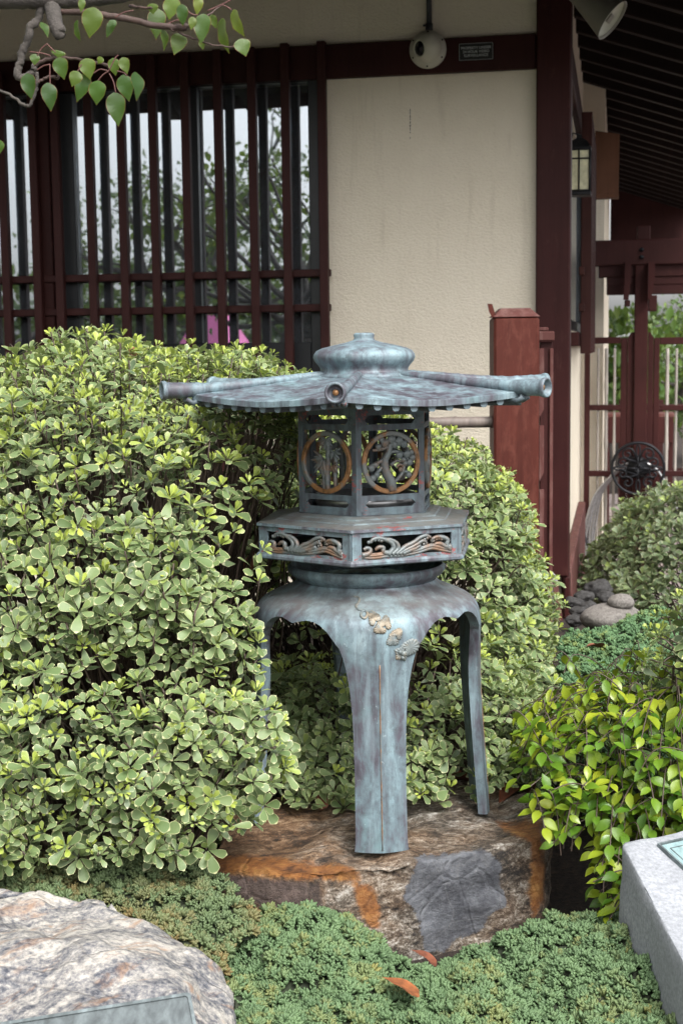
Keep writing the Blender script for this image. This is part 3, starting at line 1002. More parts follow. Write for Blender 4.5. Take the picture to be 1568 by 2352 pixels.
gate_leaf('timber garden gate with bamboo bars beside the white wall, left of the gatepost', (1441, 1455), (1425, 1440.5), 1350, 1424.5, ((1373, 5), (1392, 8), (1411, 6)), -1)
gate_leaf('timber garden gate with bamboo bars behind the trimmed shrub, right of the gatepost', (1487.5, 1500), (1500.5, 1514), 1514.5, 1700, ((1532, 8), (1553, 6), (1574, 7), (1596, 7), (1640, 7)), 1)

# hose hanger and steel hose
hc = g(1464, 1076, -.16)
hr = thing('hose_hanger', 'round black wrought iron scroll hose hanger on the gatepost', 'hose hanger', hw(hc[0], GV - .16, hc[1]), -WANG)
R_ = 59.5 * 8.2 / FPX
def ringpts(r, n=40, c=(0, 0), v=0):
    return [(c[0] + r * math.cos(2 * PI * k / n), v, c[1] + r * math.sin(2 * PI * k / n)) for k in range(n + 1)]
MB().tube(ringpts(R_), .0085, 8, cap=False).build('outer_ring', M['black_metal'], hr)
def spiral(c, r0, a0, turns, sgn, n=22):
    out = []
    for k in range(n):
        t = k / (n - 1)
        r = r0 * (1 - .85 * t)
        a = a0 + sgn * turns * 2 * PI * t
        out.append((c[0] + r * math.cos(a), 0, c[1] + r * math.sin(a)))
    return out
for sx_ in (-1, 1):
    for sy_ in (-1, 1):
        for (cx, cy, r0, a0) in ((.40, .55, .26, 2.6), (.60, .22, .20, 2.2)):
            pts = spiral((cx * R_ * sx_, cy * R_ * sy_), r0 * R_, a0 if sx_ * sy_ > 0 else PI - a0, 1.25, -sx_ * sy_)
            pts = [(p[0], 0, p[2]) for p in pts]
            MB().tube([(.02 * R_ * sx_, 0, .25 * R_ * sy_)] + pts, .0058, 6).build('scroll', M['black_metal'], hr)
for k in range(4):
    a = k * PI / 2
    cxx, cyy = .68 * R_ * math.cos(a), .68 * R_ * math.sin(a)
    pts = [(cxx + .24 * R_ * math.cos(t) * math.cos(a) - .07 * R_ * math.sin(t) * math.sin(a), 0, cyy + .24 * R_ * math.cos(t) * math.sin(a) + .07 * R_ * math.sin(t) * math.cos(a)) for t in np.linspace(0, 2 * PI, 19)]
    MB().tube(pts, .0058, 6, cap=False).tube([(0, 0, 0), (.44 * R_ * math.cos(a), 0, .44 * R_ * math.sin(a))], .0058, 6).build('petal', M['black_metal'], hr)
MB().tube(ringpts(.13 * R_, 16), .004, 6, cap=False).build('hub', M['black_metal'], hr)
MB().lathe([(.0, .03), (.40 * R_, .03), (.42 * R_, .035), (.40 * R_, .10), (.5 * R_, .13)], 24, M=Matrix.Translation((0, 0, .0)) @ Matrix.Rotation(-PI / 2, 4, 'X')).build('drum', M['black_metal'], hr)
hs = thing('garden_hose', 'coiled steel garden hose hanging from the black scroll hanger', 'hose', hw(hc[0], GV - .12, hc[1]), -WANG)
hz = hc[1]
for k, (xa, xb, xe, ye) in enumerate(((1348, 1338, 1368, 1335), (1354, 1344, 1372, 1325), (1358, 1352, 1380, 1310), (1364, 1358, 1390, 1290), (1370, 1362, 1394, 1280))):
    dv = -.10 + .012 * k
    pth = [(1462 + k, 1060 + k), (1425, 1070 + 2 * k), (1400, 1095 + 2 * k), (lerp(xa, 1400, .35), 1135), (xa, 1185), (xb, 1245), (lerp(xb, xe, .4), 1295), (xe, ye), (xe + 60, ye + 70)]
    P_ = [Vector((g(x, y, dv)[0] - hc[0], dv + .12, g(x, y, dv)[1] - hc[1])) for x, y in pth]
    rr = catmull(P_, 14)
    MB().tube(rr, [.0075 if i % 2 else .0062 for i in range(len(rr))], 7).build('hose_loop', M['steel'], hs)
P_ = [Vector((g(x, y, -.08)[0] - hc[0], .04, g(x, y, -.08)[1] - hc[1])) for x, y in ((1462, 1058), (1500, 1072), (1525, 1105), (1545, 1140), (1560, 1220), (1560, 1330))]
rr = catmull(P_, 14)
MB().tube(rr, [.0085 if i % 2 else .007 for i in range(len(rr))], 7).build('hose_loop', M['steel'], hs)
P_ = [Vector((g(x, y, -.3)[0] - hc[0], -.2, g(x, y, -.3)[1] - hc[1])) for x, y in ((1336, 1195), (1348, 1250), (1372, 1310), (1420, 1360))]
MB().tube(catmull(P_, 6), .007, 7).build('hose_end', M['conduit'], hs)

# seen through the bars
def far(x, y, v):
    u, z = onv(x, y, v)
    return hw(u, v, z)
p0 = far(1520, 950, 6.2)
bz = ter(p0.x, p0.y)
bn = thing('garden_bench', 'low brown timber bench seen through the bamboo gate bars', 'bench', (p0.x, p0.y, bz), -WANG)
hh = p0.z - bz
MB().span((-.5, 0, hh - .03), (.10, .35, hh), .004).build('seat', M['plank_worn'], bn)
MB().span((-.48, .0, hh - .24), (.09, .03, hh - .032), .004).build('apron', M['wood'], bn)
for q in (-.46, .05):
    MB().span((q, .03, 0), (q + .04, .3, hh - .032), .004).build('leg', M['wood'], bn)
p0 = far(1500, 1215, 5.2)
tag(MB().span((-.09, 0, 0), (.06, .2, max(.2, far(1500, 1165, 5.2).z - p0.z + .08)), .01).build('concrete_block', M['concrete'], None, (p0.x, p0.y, ter(p0.x, p0.y) + .2)), 'pale concrete block standing under the bench behind the gate', 'block')
p0 = far(1366, 935, 4.6)
tag(MB().span((-.1, 0, -.07), (.05, .25, .05), .008).build('utility_box', M['pipe_white'], None, p0), 'cream utility box on the pale wall behind the gate bars', 'utility box')
bf = thing('far_fence', 'dark timber fence beyond the garden gate', 'fence', hw(.2, 8.0, ter(2.5, 13) - GH), -WANG)
for k in range(9):
    MB().span((k * .35, 0, 0), (k * .35 + .06, .05, 1.0), .003).build('picket', M['wood_dark'], bf)
MB().span((-.1, -.03, .9), (3.1, -.002, .96), .003).build('rail', M['wood_dark'], bf)
MB().span((-.1, -.03, .3), (3.1, -.002, .36), .003).build('rail', M['wood_dark'], bf)

# ------------------------------------------------------------------ bronze lantern
LY = 3.2
LC = pix(838, 1000, LY)
FOOT = pix(865, 1957, LY - .272).z
lan = thing('garden_lantern', 'blue grey bronze garden lantern with hexagonal roof and four curved legs', 'lantern', (LC.x, LY, FOOT))
KL = LY / FPX
def lz(x, y, off=0.0):
    return pix(x, y, LY + off).z - FOOT
AZ0 = math.radians(-8)
def pol(r, az, z):
    return Vector((r * math.sin(az), -r * math.cos(az), z))
# body and legs: one curved shell, pierced by four arches
prof = [(1327, 158), (1333, 159), (1340, 164), (1347, 180), (1355, 204), (1364, 226), (1375, 243), (1388, 254), (1405, 260), (1425, 263), (1450, 263.5), (1500, 262), (1560, 261), (1620, 262), (1700, 266), (1780, 271), (1860, 276), (1915, 280), (1957, 283)]
pz = np.array([lz(843, y) for y, r in prof][::-1]); pr = np.array([r * KL for y, r in prof][::-1])
zmin = pz[0]; pz = (pz - zmin) / (pz[-1] - zmin) * (pz[-1] - 0.0)          # feet stand at z = 0
def rz(z):
    w = .012
    return float(np.mean([np.interp(z + d, pz, pr) for d in (-w, -w / 2, 0, w / 2, w)]))
LEGAZ = math.radians(4.7)
archy = [(0, 1438), (4, 1433), (8, 1429), (12, 1430.5), (16, 1437), (20, 1451), (24, 1474)]
archz = [lz(800, y, -.235) for a, y in archy]
def ez(phi):                                                                # arch edge height by angle from mid-leg (deg)
    return interp(45 - abs(phi), [a for a, y in archy], archz)
wy = [(1474, 21), (1490, 19.3), (1510, 17.8), (1530, 16.6), (1565, 15.2), (1600, 14.2), (1650, 13.2), (1700, 12.7), (1800, 12.1), (1900, 11.9), (1940, 11.9), (1957, 12.3)]
wz_ = [lz(865, y, -.27) for y, w in wy][::-1]; ww = [w for y, w in wy][::-1]
wz_[0] = 0.0
def legw(z):
    return interp(z, wz_, ww)
ztop = pz[-1]
zk = archz[-1]
PH = [-45, -43, -41, -39, -37, -35, -33, -31, -29, -27, -25, -23, -21, -18, -14.5, -11, -7.5, -4, -1.6, 0]
PH = PH + [-p for p in PH[-2::-1]]
THK = .021
def shell_point(phi, z, off=0.0, s=0.0):
    r = rz(z) + off + .0045 * max(0.0, 1 - abs(s)) * min(1, max(0, (zk + .03 - z) / .1)) - .004 * s * s * min(1, max(0, (zk - z) / .1))
    return r
def shell(az):
    """one leg with its quarter of the shoulder"""
    cols = []
    for ph in PH:
        core = abs(ph) <= 21
        z1 = zk if core else ez(ph)
        c = [(ph, lerp(ztop, z1, (k / 16) ** .8), ph / 21 * (0 if True else 1)) for k in range(17)]
        if core:
            for k in range(1, 25):
                z = lerp(zk, 0.0, (k / 24) ** 1.15)
                c.append((ph / 21 * legw(z), z, ph / 21))
        cols.append(c)
    outer, inner, norm = {}, {}, {}
    vs, ns, fs = [], [], []
    def nrm(phi, z):
        dr = (rz(z + .006) - rz(z - .006)) / .012
        n = Vector((math.sin(az + math.radians(phi)), -math.cos(az + math.radians(phi)), -dr))
        return n.normalized()
    for sgn, store in ((1, outer), (-1, inner)):
        for i, c in enumerate(cols):
            for j, (phi, z, s) in enumerate(c):
                r = shell_point(phi, z, 0, s) - (THK if sgn < 0 else 0)
                store[i, j] = len(vs)
                vs.append(pol(r, az + math.radians(phi), z))
                n = nrm(phi, z)
                if sgn > 0 and s != 0 and z < zk:
                    t = Vector((math.cos(az + math.radians(phi)), math.sin(az + math.radians(phi)), 0))
                    n = (n + t * (.16 * (1 if s > 0 else -1) * min(1, (zk - z) / .1))).normalized()
                ns.append(n * sgn)
    n = len(cols)
    for i in range(n - 1):
        m = min(len(cols[i]), len(cols[i + 1]))
        for j in range(m - 1):
            a = (outer[i, j], outer[i + 1, j], outer[i + 1, j + 1], outer[i, j + 1])
            b = (inner[i, j], inner[i, j + 1], inner[i + 1, j + 1], inner[i + 1, j])
            fs.append(a[::-1]); fs.append(b[::-1])
    def strip(path):
        for (i0, j0), (i1, j1) in zip(path[:-1], path[1:]):
            k = len(vs)
            q = [vs[outer[i0, j0]], vs[outer[i1, j1]], vs[inner[i1, j1]], vs[inner[i0, j0]]]
            nn = (q[1] - q[0]).cross(q[3] - q[0])
            nn = nn.normalized() if nn.length > 1e-12 else Vector((0, 0, 1))
            vs.extend(q); ns.extend([nn] * 4); fs.append((k, k + 1, k + 2, k + 3))
    path = []
    ci = [i for i in range(n) if abs(PH[i]) <= 21]
    for i in range(0, ci[0]):
        path.append((i, 16))
    for j in range(16, 41):
        path.append((ci[0], j))
    for i in ci[1:]:
        path.append((i, 40))
    for j in range(39, 15, -1):
        path.append((ci[-1], j))
    for i in range(ci[-1] + 1, n):
        path.append((i, 16))
    strip(path)
    return vs, ns, fs
for k in range(4):
    az = LEGAZ + k * PI / 2
    vs, ns, fs = shell(az)
    me = bpy.data.meshes.new('leg')
    me.from_pydata([tuple(p) for p in vs], [], fs)
    me.polygons.foreach_set('use_smooth', [True] * len(fs))
    me.update()
    me.normals_split_custom_set_from_vertices([tuple(p) for p in ns])
    lg = link('leg', me, M['patina'], lan)
    zs = np.linspace(lz(865, 1530, -.27), .006, 24)
    MB().tube([pol(shell_point(0, z, .0009), az, z) for z in zs], .0014, 6).build('copper_seam', M['seam'], lg)
    if k == 0:
        vine = lg
# vine relief on the front of the shoulder
def leg_at(x, y):
    """photo point -> (angle, height) on the front leg"""
    d = ray(x, y)
    o = EYE - Vector((LC.x, LY, FOOT))
    t = (LY - .30) / d.y
    for _ in range(400):
        p = o + d * t
        if math.hypot(p.x, p.y) <= rz(p.z) + .0005 or t > LY / d.y:
            break
        t += .0008
    return math.atan2(p.x, -p.y), p.z
def on_leg(a, z, off):
    return pol(rz(z) + off, a, z)
pts = []
for x, y in ((812, 1370), (824, 1372), (824, 1382), (818, 1392), (824, 1400), (836, 1401), (844, 1408), (838, 1420), (829, 1415), (830, 1406), (838, 1402), (846, 1412), (856, 1420)):
    a, z = leg_at(x, y)
    pts.append(on_leg(a, z, .0012))
MB().tube(catmull(pts, 5), .0028, 6).build('vine_tendril', M['relief'], vine)
def vine_leaf(x, y, rad, rot, lobes=3, gap=.5):
    a0, z0 = leg_at(x, y)
    R0 = rz(z0)
    rm = rad * LY * .92 / FPX
    mb = MB()
    N = 60
    vs = []
    rings = (0.0, .35, .7, .92, 1.0)
    for q in rings:
        for k in range(N):
            th = 2 * PI * k / N
            dth = (th - rot + PI) % (2 * PI) - PI
            lob = .86 + .14 * math.cos(lobes * dth)
            notch = 1 - .55 * max(0.0, (abs(dth) - 2.5) / .64)
            scal = 1 + .035 * math.cos(15 * dth)
            r = rm * q * lob * notch * scal
            pleat = .0012 * math.cos(16 * dth) * q
            h = .0042 * (1 - .35 * q * q) + pleat if q < .99 else -.001
            dx, dz = r * math.cos(th), r * math.sin(th)
            vs.append(on_leg(a0 + dx / R0, z0 + dz, h))
    fs = []
    for i in range(len(rings) - 1):
        for k in range(N):
            k2 = (k + 1) % N
            fs.append((i * N + k, i * N + k2, (i + 1) * N + k2, (i + 1) * N + k))
    mb.add(vs, fs, True)
    return mb
for x, y, r, rot, lb in ((858, 1420, 17, 2.2, 3), (885, 1431, 17, 1.2, 3), (872, 1443, 17, 3.6, 3), (912, 1456, 16, .9, 3), (901, 1470, 18, 3.7, 3), (940, 1487, 27, .4, 2), (922, 1500, 21, 3.9, 5)):
    vine_leaf(x, y, r, rot, lb).build('vine_leaf', M['relief'], vine)
a, z = leg_at(922, 1503)
mb = MB()
for k, (dx, dz, r) in enumerate(((-.005, .006, .005), (.003, .002, .0065), (.001, -.006, .005))):
    c = on_leg(a + dx / .27, z + dz, .004)
    mb.lathe([(r * math.sin(t), r * math.cos(t)) for t in np.linspace(0, PI, 7)], 10, c)
mb.build('vine_fruit', M['relief'], vine)

# collar and bowl below the platform
cp = [(1292, 176), (1298, 183), (1306, 182), (1314, 175), (1321, 165), (1326, 158), (1331, 156), (1337, 158), (1342, 163), (1344, 150)]
MB().lathe([(r * KL, lz(838, y)) for y, r in cp], 48).build('collar', M['patina'], lan)

# platform
PR = .256
zp_rim = lz(802, 1220, -PR)
zp_bot = lz(802, 1298, -PR)
zp_in = lz(815, 1187, -.165)
def hexring(r, z):
    return [pol(r, AZ0 + k * PI / 3, z) for k in range(6)]
rings = [(.02, zp_in - .002), (.172, zp_in - .001), (.186, lerp(zp_in, zp_rim, .22)), (.190, lerp(zp_in, zp_rim, .36)), (.214, lerp(zp_in, zp_rim, .56)), (.217, lerp(zp_in, zp_rim, .68)), (PR + .004, zp_rim + .001), (PR + .005, zp_rim - .005), (PR - .004, zp_rim - .007)]
mb = MB()
vs = sum([hexring(r, z) for r, z in rings], [])
fs = [(i * 6 + k, i * 6 + (k + 1) % 6, (i + 1) * 6 + (k + 1) % 6, (i + 1) * 6 + k) for i in range(len(rings) - 1) for k in range(6)]
mb.add(vs, fs)
mb.build('platform_top', M['patina_top'], lan)
rings = [(PR - .004, zp_bot + .008), (PR + .003, zp_bot + .007), (PR + .007, zp_bot + .002), (PR + .007, zp_bot - .003), (PR + .001, zp_bot - .006), (.165, zp_bot - .007), (.02, zp_bot - .006)]
mb = MB()
vs = sum([hexring(r, z) for r, z in rings], [])
fs = [(i * 6 + k, i * 6 + (k + 1) % 6, (i + 1) * 6 + (k + 1) % 6, (i + 1) * 6 + k) for i in range(len(rings) - 1) for k in range(6)]
mb.add(vs, fs)
rings = [(.02, zp_bot + .004), (PR - .012, zp_bot + .004)]
vs = sum([hexring(r, z) for r, z in rings], [])
mb.add(vs, [(k, (k + 1) % 6, 6 + (k + 1) % 6, 6 + k) for k in range(6)])
mb.build('platform_base', M['patina'], lan)
def face_ring(make, name, mat, apothem, subs):
    """six copies of a flat panel round the hexagon; local x along the face, y into the lantern"""
    first = None
    for k in range(6):
        az = AZ0 + PI / 6 + k * PI / 3
        loc = pol(apothem, az, 0)
        if first is None:
            o = make().build(name, mat, lan, loc)
            o.rotation_euler = (0, 0, az)
            ch = [f(o) for f in subs]
            first = (o, ch)
            kids = list(o.children)
        else:
            o = copy_child(first[0], lan, loc, az)
            for c in kids:
                copy_child(c, o)
        yield k, o
# wave panels
hp_ = PR / 2 * .985
z0, z1 = zp_bot + .006, zp_rim - .006
w0, w1 = lz(815, 1280, -.24), lz(815, 1235, -.24)
def wave_frame():
    mb = MB()
    mb.span((-hp_, 0, w1), (hp_, .006, z1))
    mb.span((-hp_, 0, z0), (hp_, .006, w0))
    mb.span((-hp_, 0.0, w0), (-hp_ * .83, .006, w1))
    mb.span((hp_ * .83, 0.0, w0), (hp_, .006, w1))
    return mb
WH = w1 - w0
def curl(mb, cx, cz, r, a0, turns, sgn, w):
    pts = []
    for k in range(16):
        t = k / 15
        q = r * (1 - .78 * t)
        a = a0 + sgn * turns * 2 * PI * t
        pts.append((cx + q * math.cos(a), .001, cz + q * math.sin(a)))
    mb.tube(pts, [w * (1 - .45 * k / 15) for k in range(16)], 6)
    return mb
def wave_relief(o):
    mb = MB()
    s = hp_ * .83
    def P(u, v):                                             # u -1..1 along the window, v 0..1 up
        return Vector((u * s, .0015, w0 + v * WH))
    base = [P(-1, .12), P(-.8, .05), P(-.6, .06), P(-.4, .10), P(-.1, .08), P(.25, .18), P(.55, .34), P(.8, .2), P(1, .08)]
    for off, w in ((0, .0042), (-.010, .004), (.006, .003)):
        mb.tube([p + Vector((0, .0005 * off, off * .5)) for p in catmull(base, 5)], w, 6)
    for stem in ([(-.42, .05), (-.30, .35), (-.33, .62), (-.45, .80), (-.62, .93), (-.76, .86), (-.80, .70)],
                 [(-.34, .05), (-.20, .30), (-.22, .60), (-.36, .80), (-.50, .86)],
                 [(-.25, .05), (-.10, .28), (-.02, .42), (.16, .60), (.30, .82), (.44, .90), (.52, .78)],
                 [(-.18, .05), (.0, .25), (.12, .36), (.26, .52), (.36, .64), (.44, .56)],
                 [(-.10, .05), (.08, .2), (.20, .28), (.30, .40), (.26, .28)],
                 [(.98, .1), (.90, .35), (.92, .60), (.80, .76), (.66, .78), (.56, .66), (.58, .54)],
                 [(.99, .25), (.86, .28), (.76, .42), (.66, .44), (.62, .34)],
                 [(-.99, .1), (-.84, .18), (-.80, .36), (-.88, .46), (-.95, .38)],
                 [(-.40, .12), (-.52, .2), (-.52, .42), (-.62, .46), (-.68, .36)]):
        pp = catmull([P(*q) for q in stem], 5)
        n = len(pp)
        mb.tube(pp, [.0064 - .0030 * k / n for k in range(n)], 6)
    for (u, v, r) in ((-.84, .74, .0042), (-.78, .80, .004), (-.70, .84, .004), (-.62, .83, .004), (-.56, .78, .004), (.52, .80, .004), (.46, .76, .004), (.40, .70, .004), (.34, .62, .004), (.44, .5, .0035), (.38, .46, .0035), (.60, .60, .004), (.66, .68, .004), (.72, .70, .004), (.78, .66, .004), (-.68, .36, .0035), (-.62, .42, .0035), (-.92, .38, .0035)):
        p = P(u, v)
        mb.lathe([(r * math.sin(t), r * math.cos(t)) for t in np.linspace(0, PI, 5)], 8, p)
    return mb.build('wave_relief', M['copper_green'], o)
for _ in face_ring(wave_frame, 'platform_panel', M['patina_red'], PR * math.cos(PI / 6), [wave_relief]):
    pass

# firebox
FR = .160
zf_top, zf_bot = lz(812, 938, -.155), lz(812, 1186, -.16)
hf = FR / 2
ys = dict(slot_t=955, slot_b=976, seam_t=979, op_t=990, op_b=1139, seam_b=1151, ls_t=1152, ls_b=1168)
fz_ = {k: lz(815, y, -.15) for k, y in ys.items()}
def firebox_frame():
    mb = MB()
    t = .006
    po = .0125
    mb.span((-hf, 0, zf_bot), (-hf + po, t, zf_top))
    mb.span((hf - po, 0, zf_bot), (hf, t, zf_top))
    a, b = -hf + po, hf - po
    mb.span((a, 0, fz_['slot_t']), (b, t, zf_top))
    mb.span((a, 0, fz_['op_t']), (b, t, fz_['seam_t'] - .0005))
    mb.span((a, -.001, fz_['seam_t'] - .0005), (b, t, fz_['slot_b']))
    mb.span((a, 0, zf_bot), (b, t, fz_['ls_b']))
    mb.span((a, -.002, zf_bot), (b, -.0001, zf_bot + .008))
    mb.span((a, 0, fz_['ls_t']), (b, t, fz_['op_b']))
    for zlo, zhi in ((fz_['slot_b'], fz_['slot_t']), (fz_['ls_b'], fz_['ls_t'])):
        h = zhi - zlo
        for sx in (-1, 1):
            e = (a if sx < 0 else b)
            poly = [(e, zlo), (e - sx * .016, zlo), (e - sx * .012, zlo + h * .25), (e - sx * .008, zlo + h * .5), (e - sx * .012, zlo + h * .75), (e - sx * .016, zhi), (e, zhi)]
            mb.prism(poly, 0, -t, RX)
    return mb
mr = lz(900, 991, -.15) - lz(900, 1139, -.15)
mcz = (fz_['op_t'] + fz_['op_b']) / 2
MR = mr / 2 * .985
def med_ring(o):
    mb = MB()
    n = 44
    vs, fs = [], []
    for k in range(n):
        a = 2 * PI * k / n
        for r, y in ((MR, 0.0), (MR, -.005), (MR - .002, -.0065), (MR - .0085, -.0065), (MR - .0105, -.005), (MR - .0105, 0.0)):
            vs.append((r * math.cos(a), y, mcz + r * math.sin(a)))
    for k in range(n):
        k2 = (k + 1) % n
        for j in range(6):
            j2 = (j + 1) % 6
            fs.append((k * 6 + j, k2 * 6 + j, k2 * 6 + j2, k * 6 + j2))
    mb.add(vs, fs, False)
    return mb.build('medallion_ring', M['copper'], o)
def frond(mb, c, tip, w, y):
    c, tip = Vector(c), Vector(tip)
    d = (tip - c)
    nrm = Vector((-d.z, 0, d.x)).normalized()
    p = [c, c + d * .35 + nrm * w, c + d * .8 + nrm * w * .5, tip, c + d * .8 - nrm * w * .5, c + d * .35 - nrm * w]
    f = [q + Vector((0, y, 0)) for q in p]
    b = [q + Vector((0, y + .003, 0)) for q in p]
    ridge = c + d * .45 + Vector((0, y - .0022, 0))
    mb.add(f + b + [ridge], [(0, 1, 12), (1, 2, 12), (2, 3, 12), (3, 4, 12), (4, 5, 12), (5, 0, 12)] + [(i, 6 + i, 6 + (i + 1) % 6, (i + 1) % 6) for i in range(6)] + [(11, 10, 9, 8, 7, 6)])
def bamboo_relief(o):
    mb = MB()
    def P(u, v, y=0):
        return Vector((u * MR, y, mcz + v * MR))
    for u, v0, v1, w in ((.05, -.9, .72, .0062), (.36, -.78, .38, .0045), (-.10, -.88, .06, .0036)):
        zs = np.linspace(v0, v1, 25)
        mb.tube([P(u + .03 * math.sin(3 * z), z, 0) for z in zs], [w * (1.18 if i % 6 == 5 else 1) for i in range(25)], 8)
    rg = random.Random(3)
    for cu, cv, n, lo, hi, ln in ((-.02, .70, 9, 150, 390, .34), (-.10, .10, 10, 140, 300, .52), (.32, .36, 7, 170, 390, .30), (.30, -.05, 5, 230, 380, .26)):
        for k in range(n):
            a = math.radians(lerp(lo, hi, k / (n - 1)) + rg.uniform(-6, 6))
            l = ln * rg.uniform(.8, 1.15)
            frond(mb, P(cu, cv), P(cu + l * math.cos(a), cv + l * math.sin(a) * .9 - .05), .0042, -.003 - .0015 * (k % 3))
    return mb.build('bamboo_relief', M['copper_green'], o)
def pine_relief(o):
    mb = MB()
    def P(u, v, y=0):
        return Vector((u * MR, y, mcz + v * MR))
    for path, r0, r1 in (([(.04, -.90), (.0, -.6), (-.16, -.30), (-.20, .05), (-.06, .34), (-.02, .60)], .0125, .0065),
                         ([(.14, -.62), (.36, -.42), (.46, -.18), (.32, -.08), (.22, -.16)], .005, .003),
                         ([(-.04, .5), (-.35, .42), (-.62, .40)], .0045, .003),
                         ([(-.16, -.02), (-.45, -.30), (-.6, -.46)], .005, .004),
                         ([(-.2, .1), (-.5, -.02), (-.78, -.14)], .005, .004),
                         ([(-.1, .3), (.2, .34), (.5, .22), (.62, .02)], .0045, .003),
                         ([(.46, -.3), (.62, -.36), (.68, -.5)], .004, .003),
                         ([(.0, -.1), (.2, .04), (.36, .0)], .004, .003)):
        pp = catmull([P(*q) for q in path], 6)
        n = len(pp)
        mb.tube(pp, [lerp(r0, r1, k / n) for k in range(n)], 7)
    for u, v, r in ((-.20, .62, .15), (.02, .72, .16), (.28, .66, .16), (.46, .56, .13), (.12, .56, .13), (-.42, .50, .11), (-.30, .72, .1), (.30, .22, .13), (.56, .24, .14), (.76, .12, .12), (.66, -.02, .12), (.44, .06, .1), (-.66, -.16, .12), (-.50, -.06, .1), (-.62, -.48, .12), (-.48, -.38, .1), (.34, -.24, .09), (.62, -.42, .11), (.72, .30, .1), (.5, -.06, .09)):
        c = P(u, v, -.002)
        q = r * MR
        mb.lathe([(q * math.sin(t), q * math.cos(t) * .55) for t in np.linspace(.0, PI, 7)], 10, (0, 0, 0), True, Matrix.Translation(c) @ RX)
    return mb.build('pine_relief', M['copper_green'], o)
first = None
for k in range(6):
    az = AZ0 + PI / 6 + k * PI / 3
    loc = pol(FR * math.cos(PI / 6), az, 0)
    if first is None:
        o = firebox_frame().build('firebox_panel', M['patina_frame'], lan, loc)
        o.rotation_euler = (0, 0, az)
        med_ring(o); pine_relief(o)
        first = o; ring0, pine0 = o.children
        bam0 = None
    else:
        o = copy_child(first, lan, loc, az)
        copy_child(ring0, o)
        if k % 2 == 0:
            copy_child(pine0, o)
        elif bam0 is None:
            bam0 = bamboo_relief(o)
        else:
            copy_child(bam0, o)
mb = MB()
for r, zz, hh in ((FR + .006, zf_top + .001, .008), (FR + .002, zf_bot - .004, .0035)):
    vs = hexring(r, zz) + hexring(r, zz + hh) + hexring(.02, zz + hh) + hexring(.02, zz)
    mb.add(vs, [(k, (k + 1) % 6, 6 + (k + 1) % 6, 6 + k) for k in range(6)] + [(6 + k, 6 + (k + 1) % 6, 12 + (k + 1) % 6, 12 + k) for k in range(6)] + [(18 + k, 18 + (k + 1) % 6, (k + 1) % 6, k) for k in range(6)])
mb.build('firebox_rim', M['patina_frame'], lan)
# round lamp dish inside
MB().lathe([(0, zf_bot + .004), (.10, zf_bot + .004), (.112, zf_bot + .01), (.114, zf_bot + .034), (.110, zf_bot + .034), (.108, zf_bot + .012), (0, zf_bot + .008)], 36).build('lamp_dish', M['steel'], lan)

# roof
RE, RT = .398, .462
zr_top = lz(838, 861, -.11)
ze_mid = lz(930, 919, -.325)
ze_cor = lz(1178, 902, -.24)
z_tip = (lz(752, 889, -.45) + lz(1247, 889, -.28) + lz(385, 899, -.17)) / 3
r0 = .095
RIDGE = [(935, 859, 0.0), (1030, 869, .27), (1105, 880, .53), (1178, 888, .79), (1215, 890, .90), (1252, 890, 1.0)]
RTS = [t for x, y, t in RIDGE]
RZS = [lz(x, y, -lerp(.095, RT, t) * .62) for x, y, t in RIDGE]
def ridge_z(r):
    return interp((r - r0) / (RT - r0), RTS, RZS)
def roof_pt(k, s, v, off=0.0):
    """sector k, s -1..1 between two ridges, v 0..1 from cap to eave"""
    a, b = AZ0 + k * PI / 3, AZ0 + (k + 1) * PI / 3
    t = (s + 1) / 2
    e = pol(RE, a, 0).lerp(pol(RE, b, 0), t)
    e *= 1 + .018 * (1 - s * s)
    i = pol(r0, a, 0).lerp(pol(r0, b, 0), t)
    zm = lerp(zr_top, ze_mid, v ** .86)
    zc_ = ridge_z(lerp(r0, RE, v)) + .001 - .009 * v
    p = i.lerp(e, v)
    return Vector((p.x, p.y, lerp(zm, zc_, abs(s) ** 1.6) + off))
mb = MB()
S_ = np.linspace(-1, 1, 17); V_ = np.linspace(0, 1, 10)
RTH = .0135
for k in range(6):
    up = [roof_pt(k, s, v) for v in V_ for s in S_]
    n = len(S_)
    fs = [(j * n + i, (j + 1) * n + i, (j + 1) * n + i + 1, j * n + i + 1) for j in range(len(V_) - 1) for i in range(n - 1)]
    mb.add(up, fs, True)
    lo = [roof_pt(k, s, v, -RTH * (.6 + .4 * v)) for v in V_ for s in S_]
    mb.add(lo, [f[::-1] for f in fs], True)
    e1 = [roof_pt(k, s, 1) for s in S_]
    e1b = [p * 1.0 + Vector((p.x, p.y, 0)).normalized() * .003 + Vector((0, 0, -.0015)) for p in e1]
    e2 = [p + Vector((0, 0, -RTH + .002)) for p in e1b]
    e3 = [roof_pt(k, s, 1, -RTH) for s in S_]
    vs = e1 + e1b + e2 + e3
    mb.add(vs, [(j * n + i, (j + 1) * n + i, (j + 1) * n + i + 1, j * n + i + 1) for j in range(3) for i in range(n - 1)], False)
roof_o = mb.build('roof', M['patina_roof'], lan)
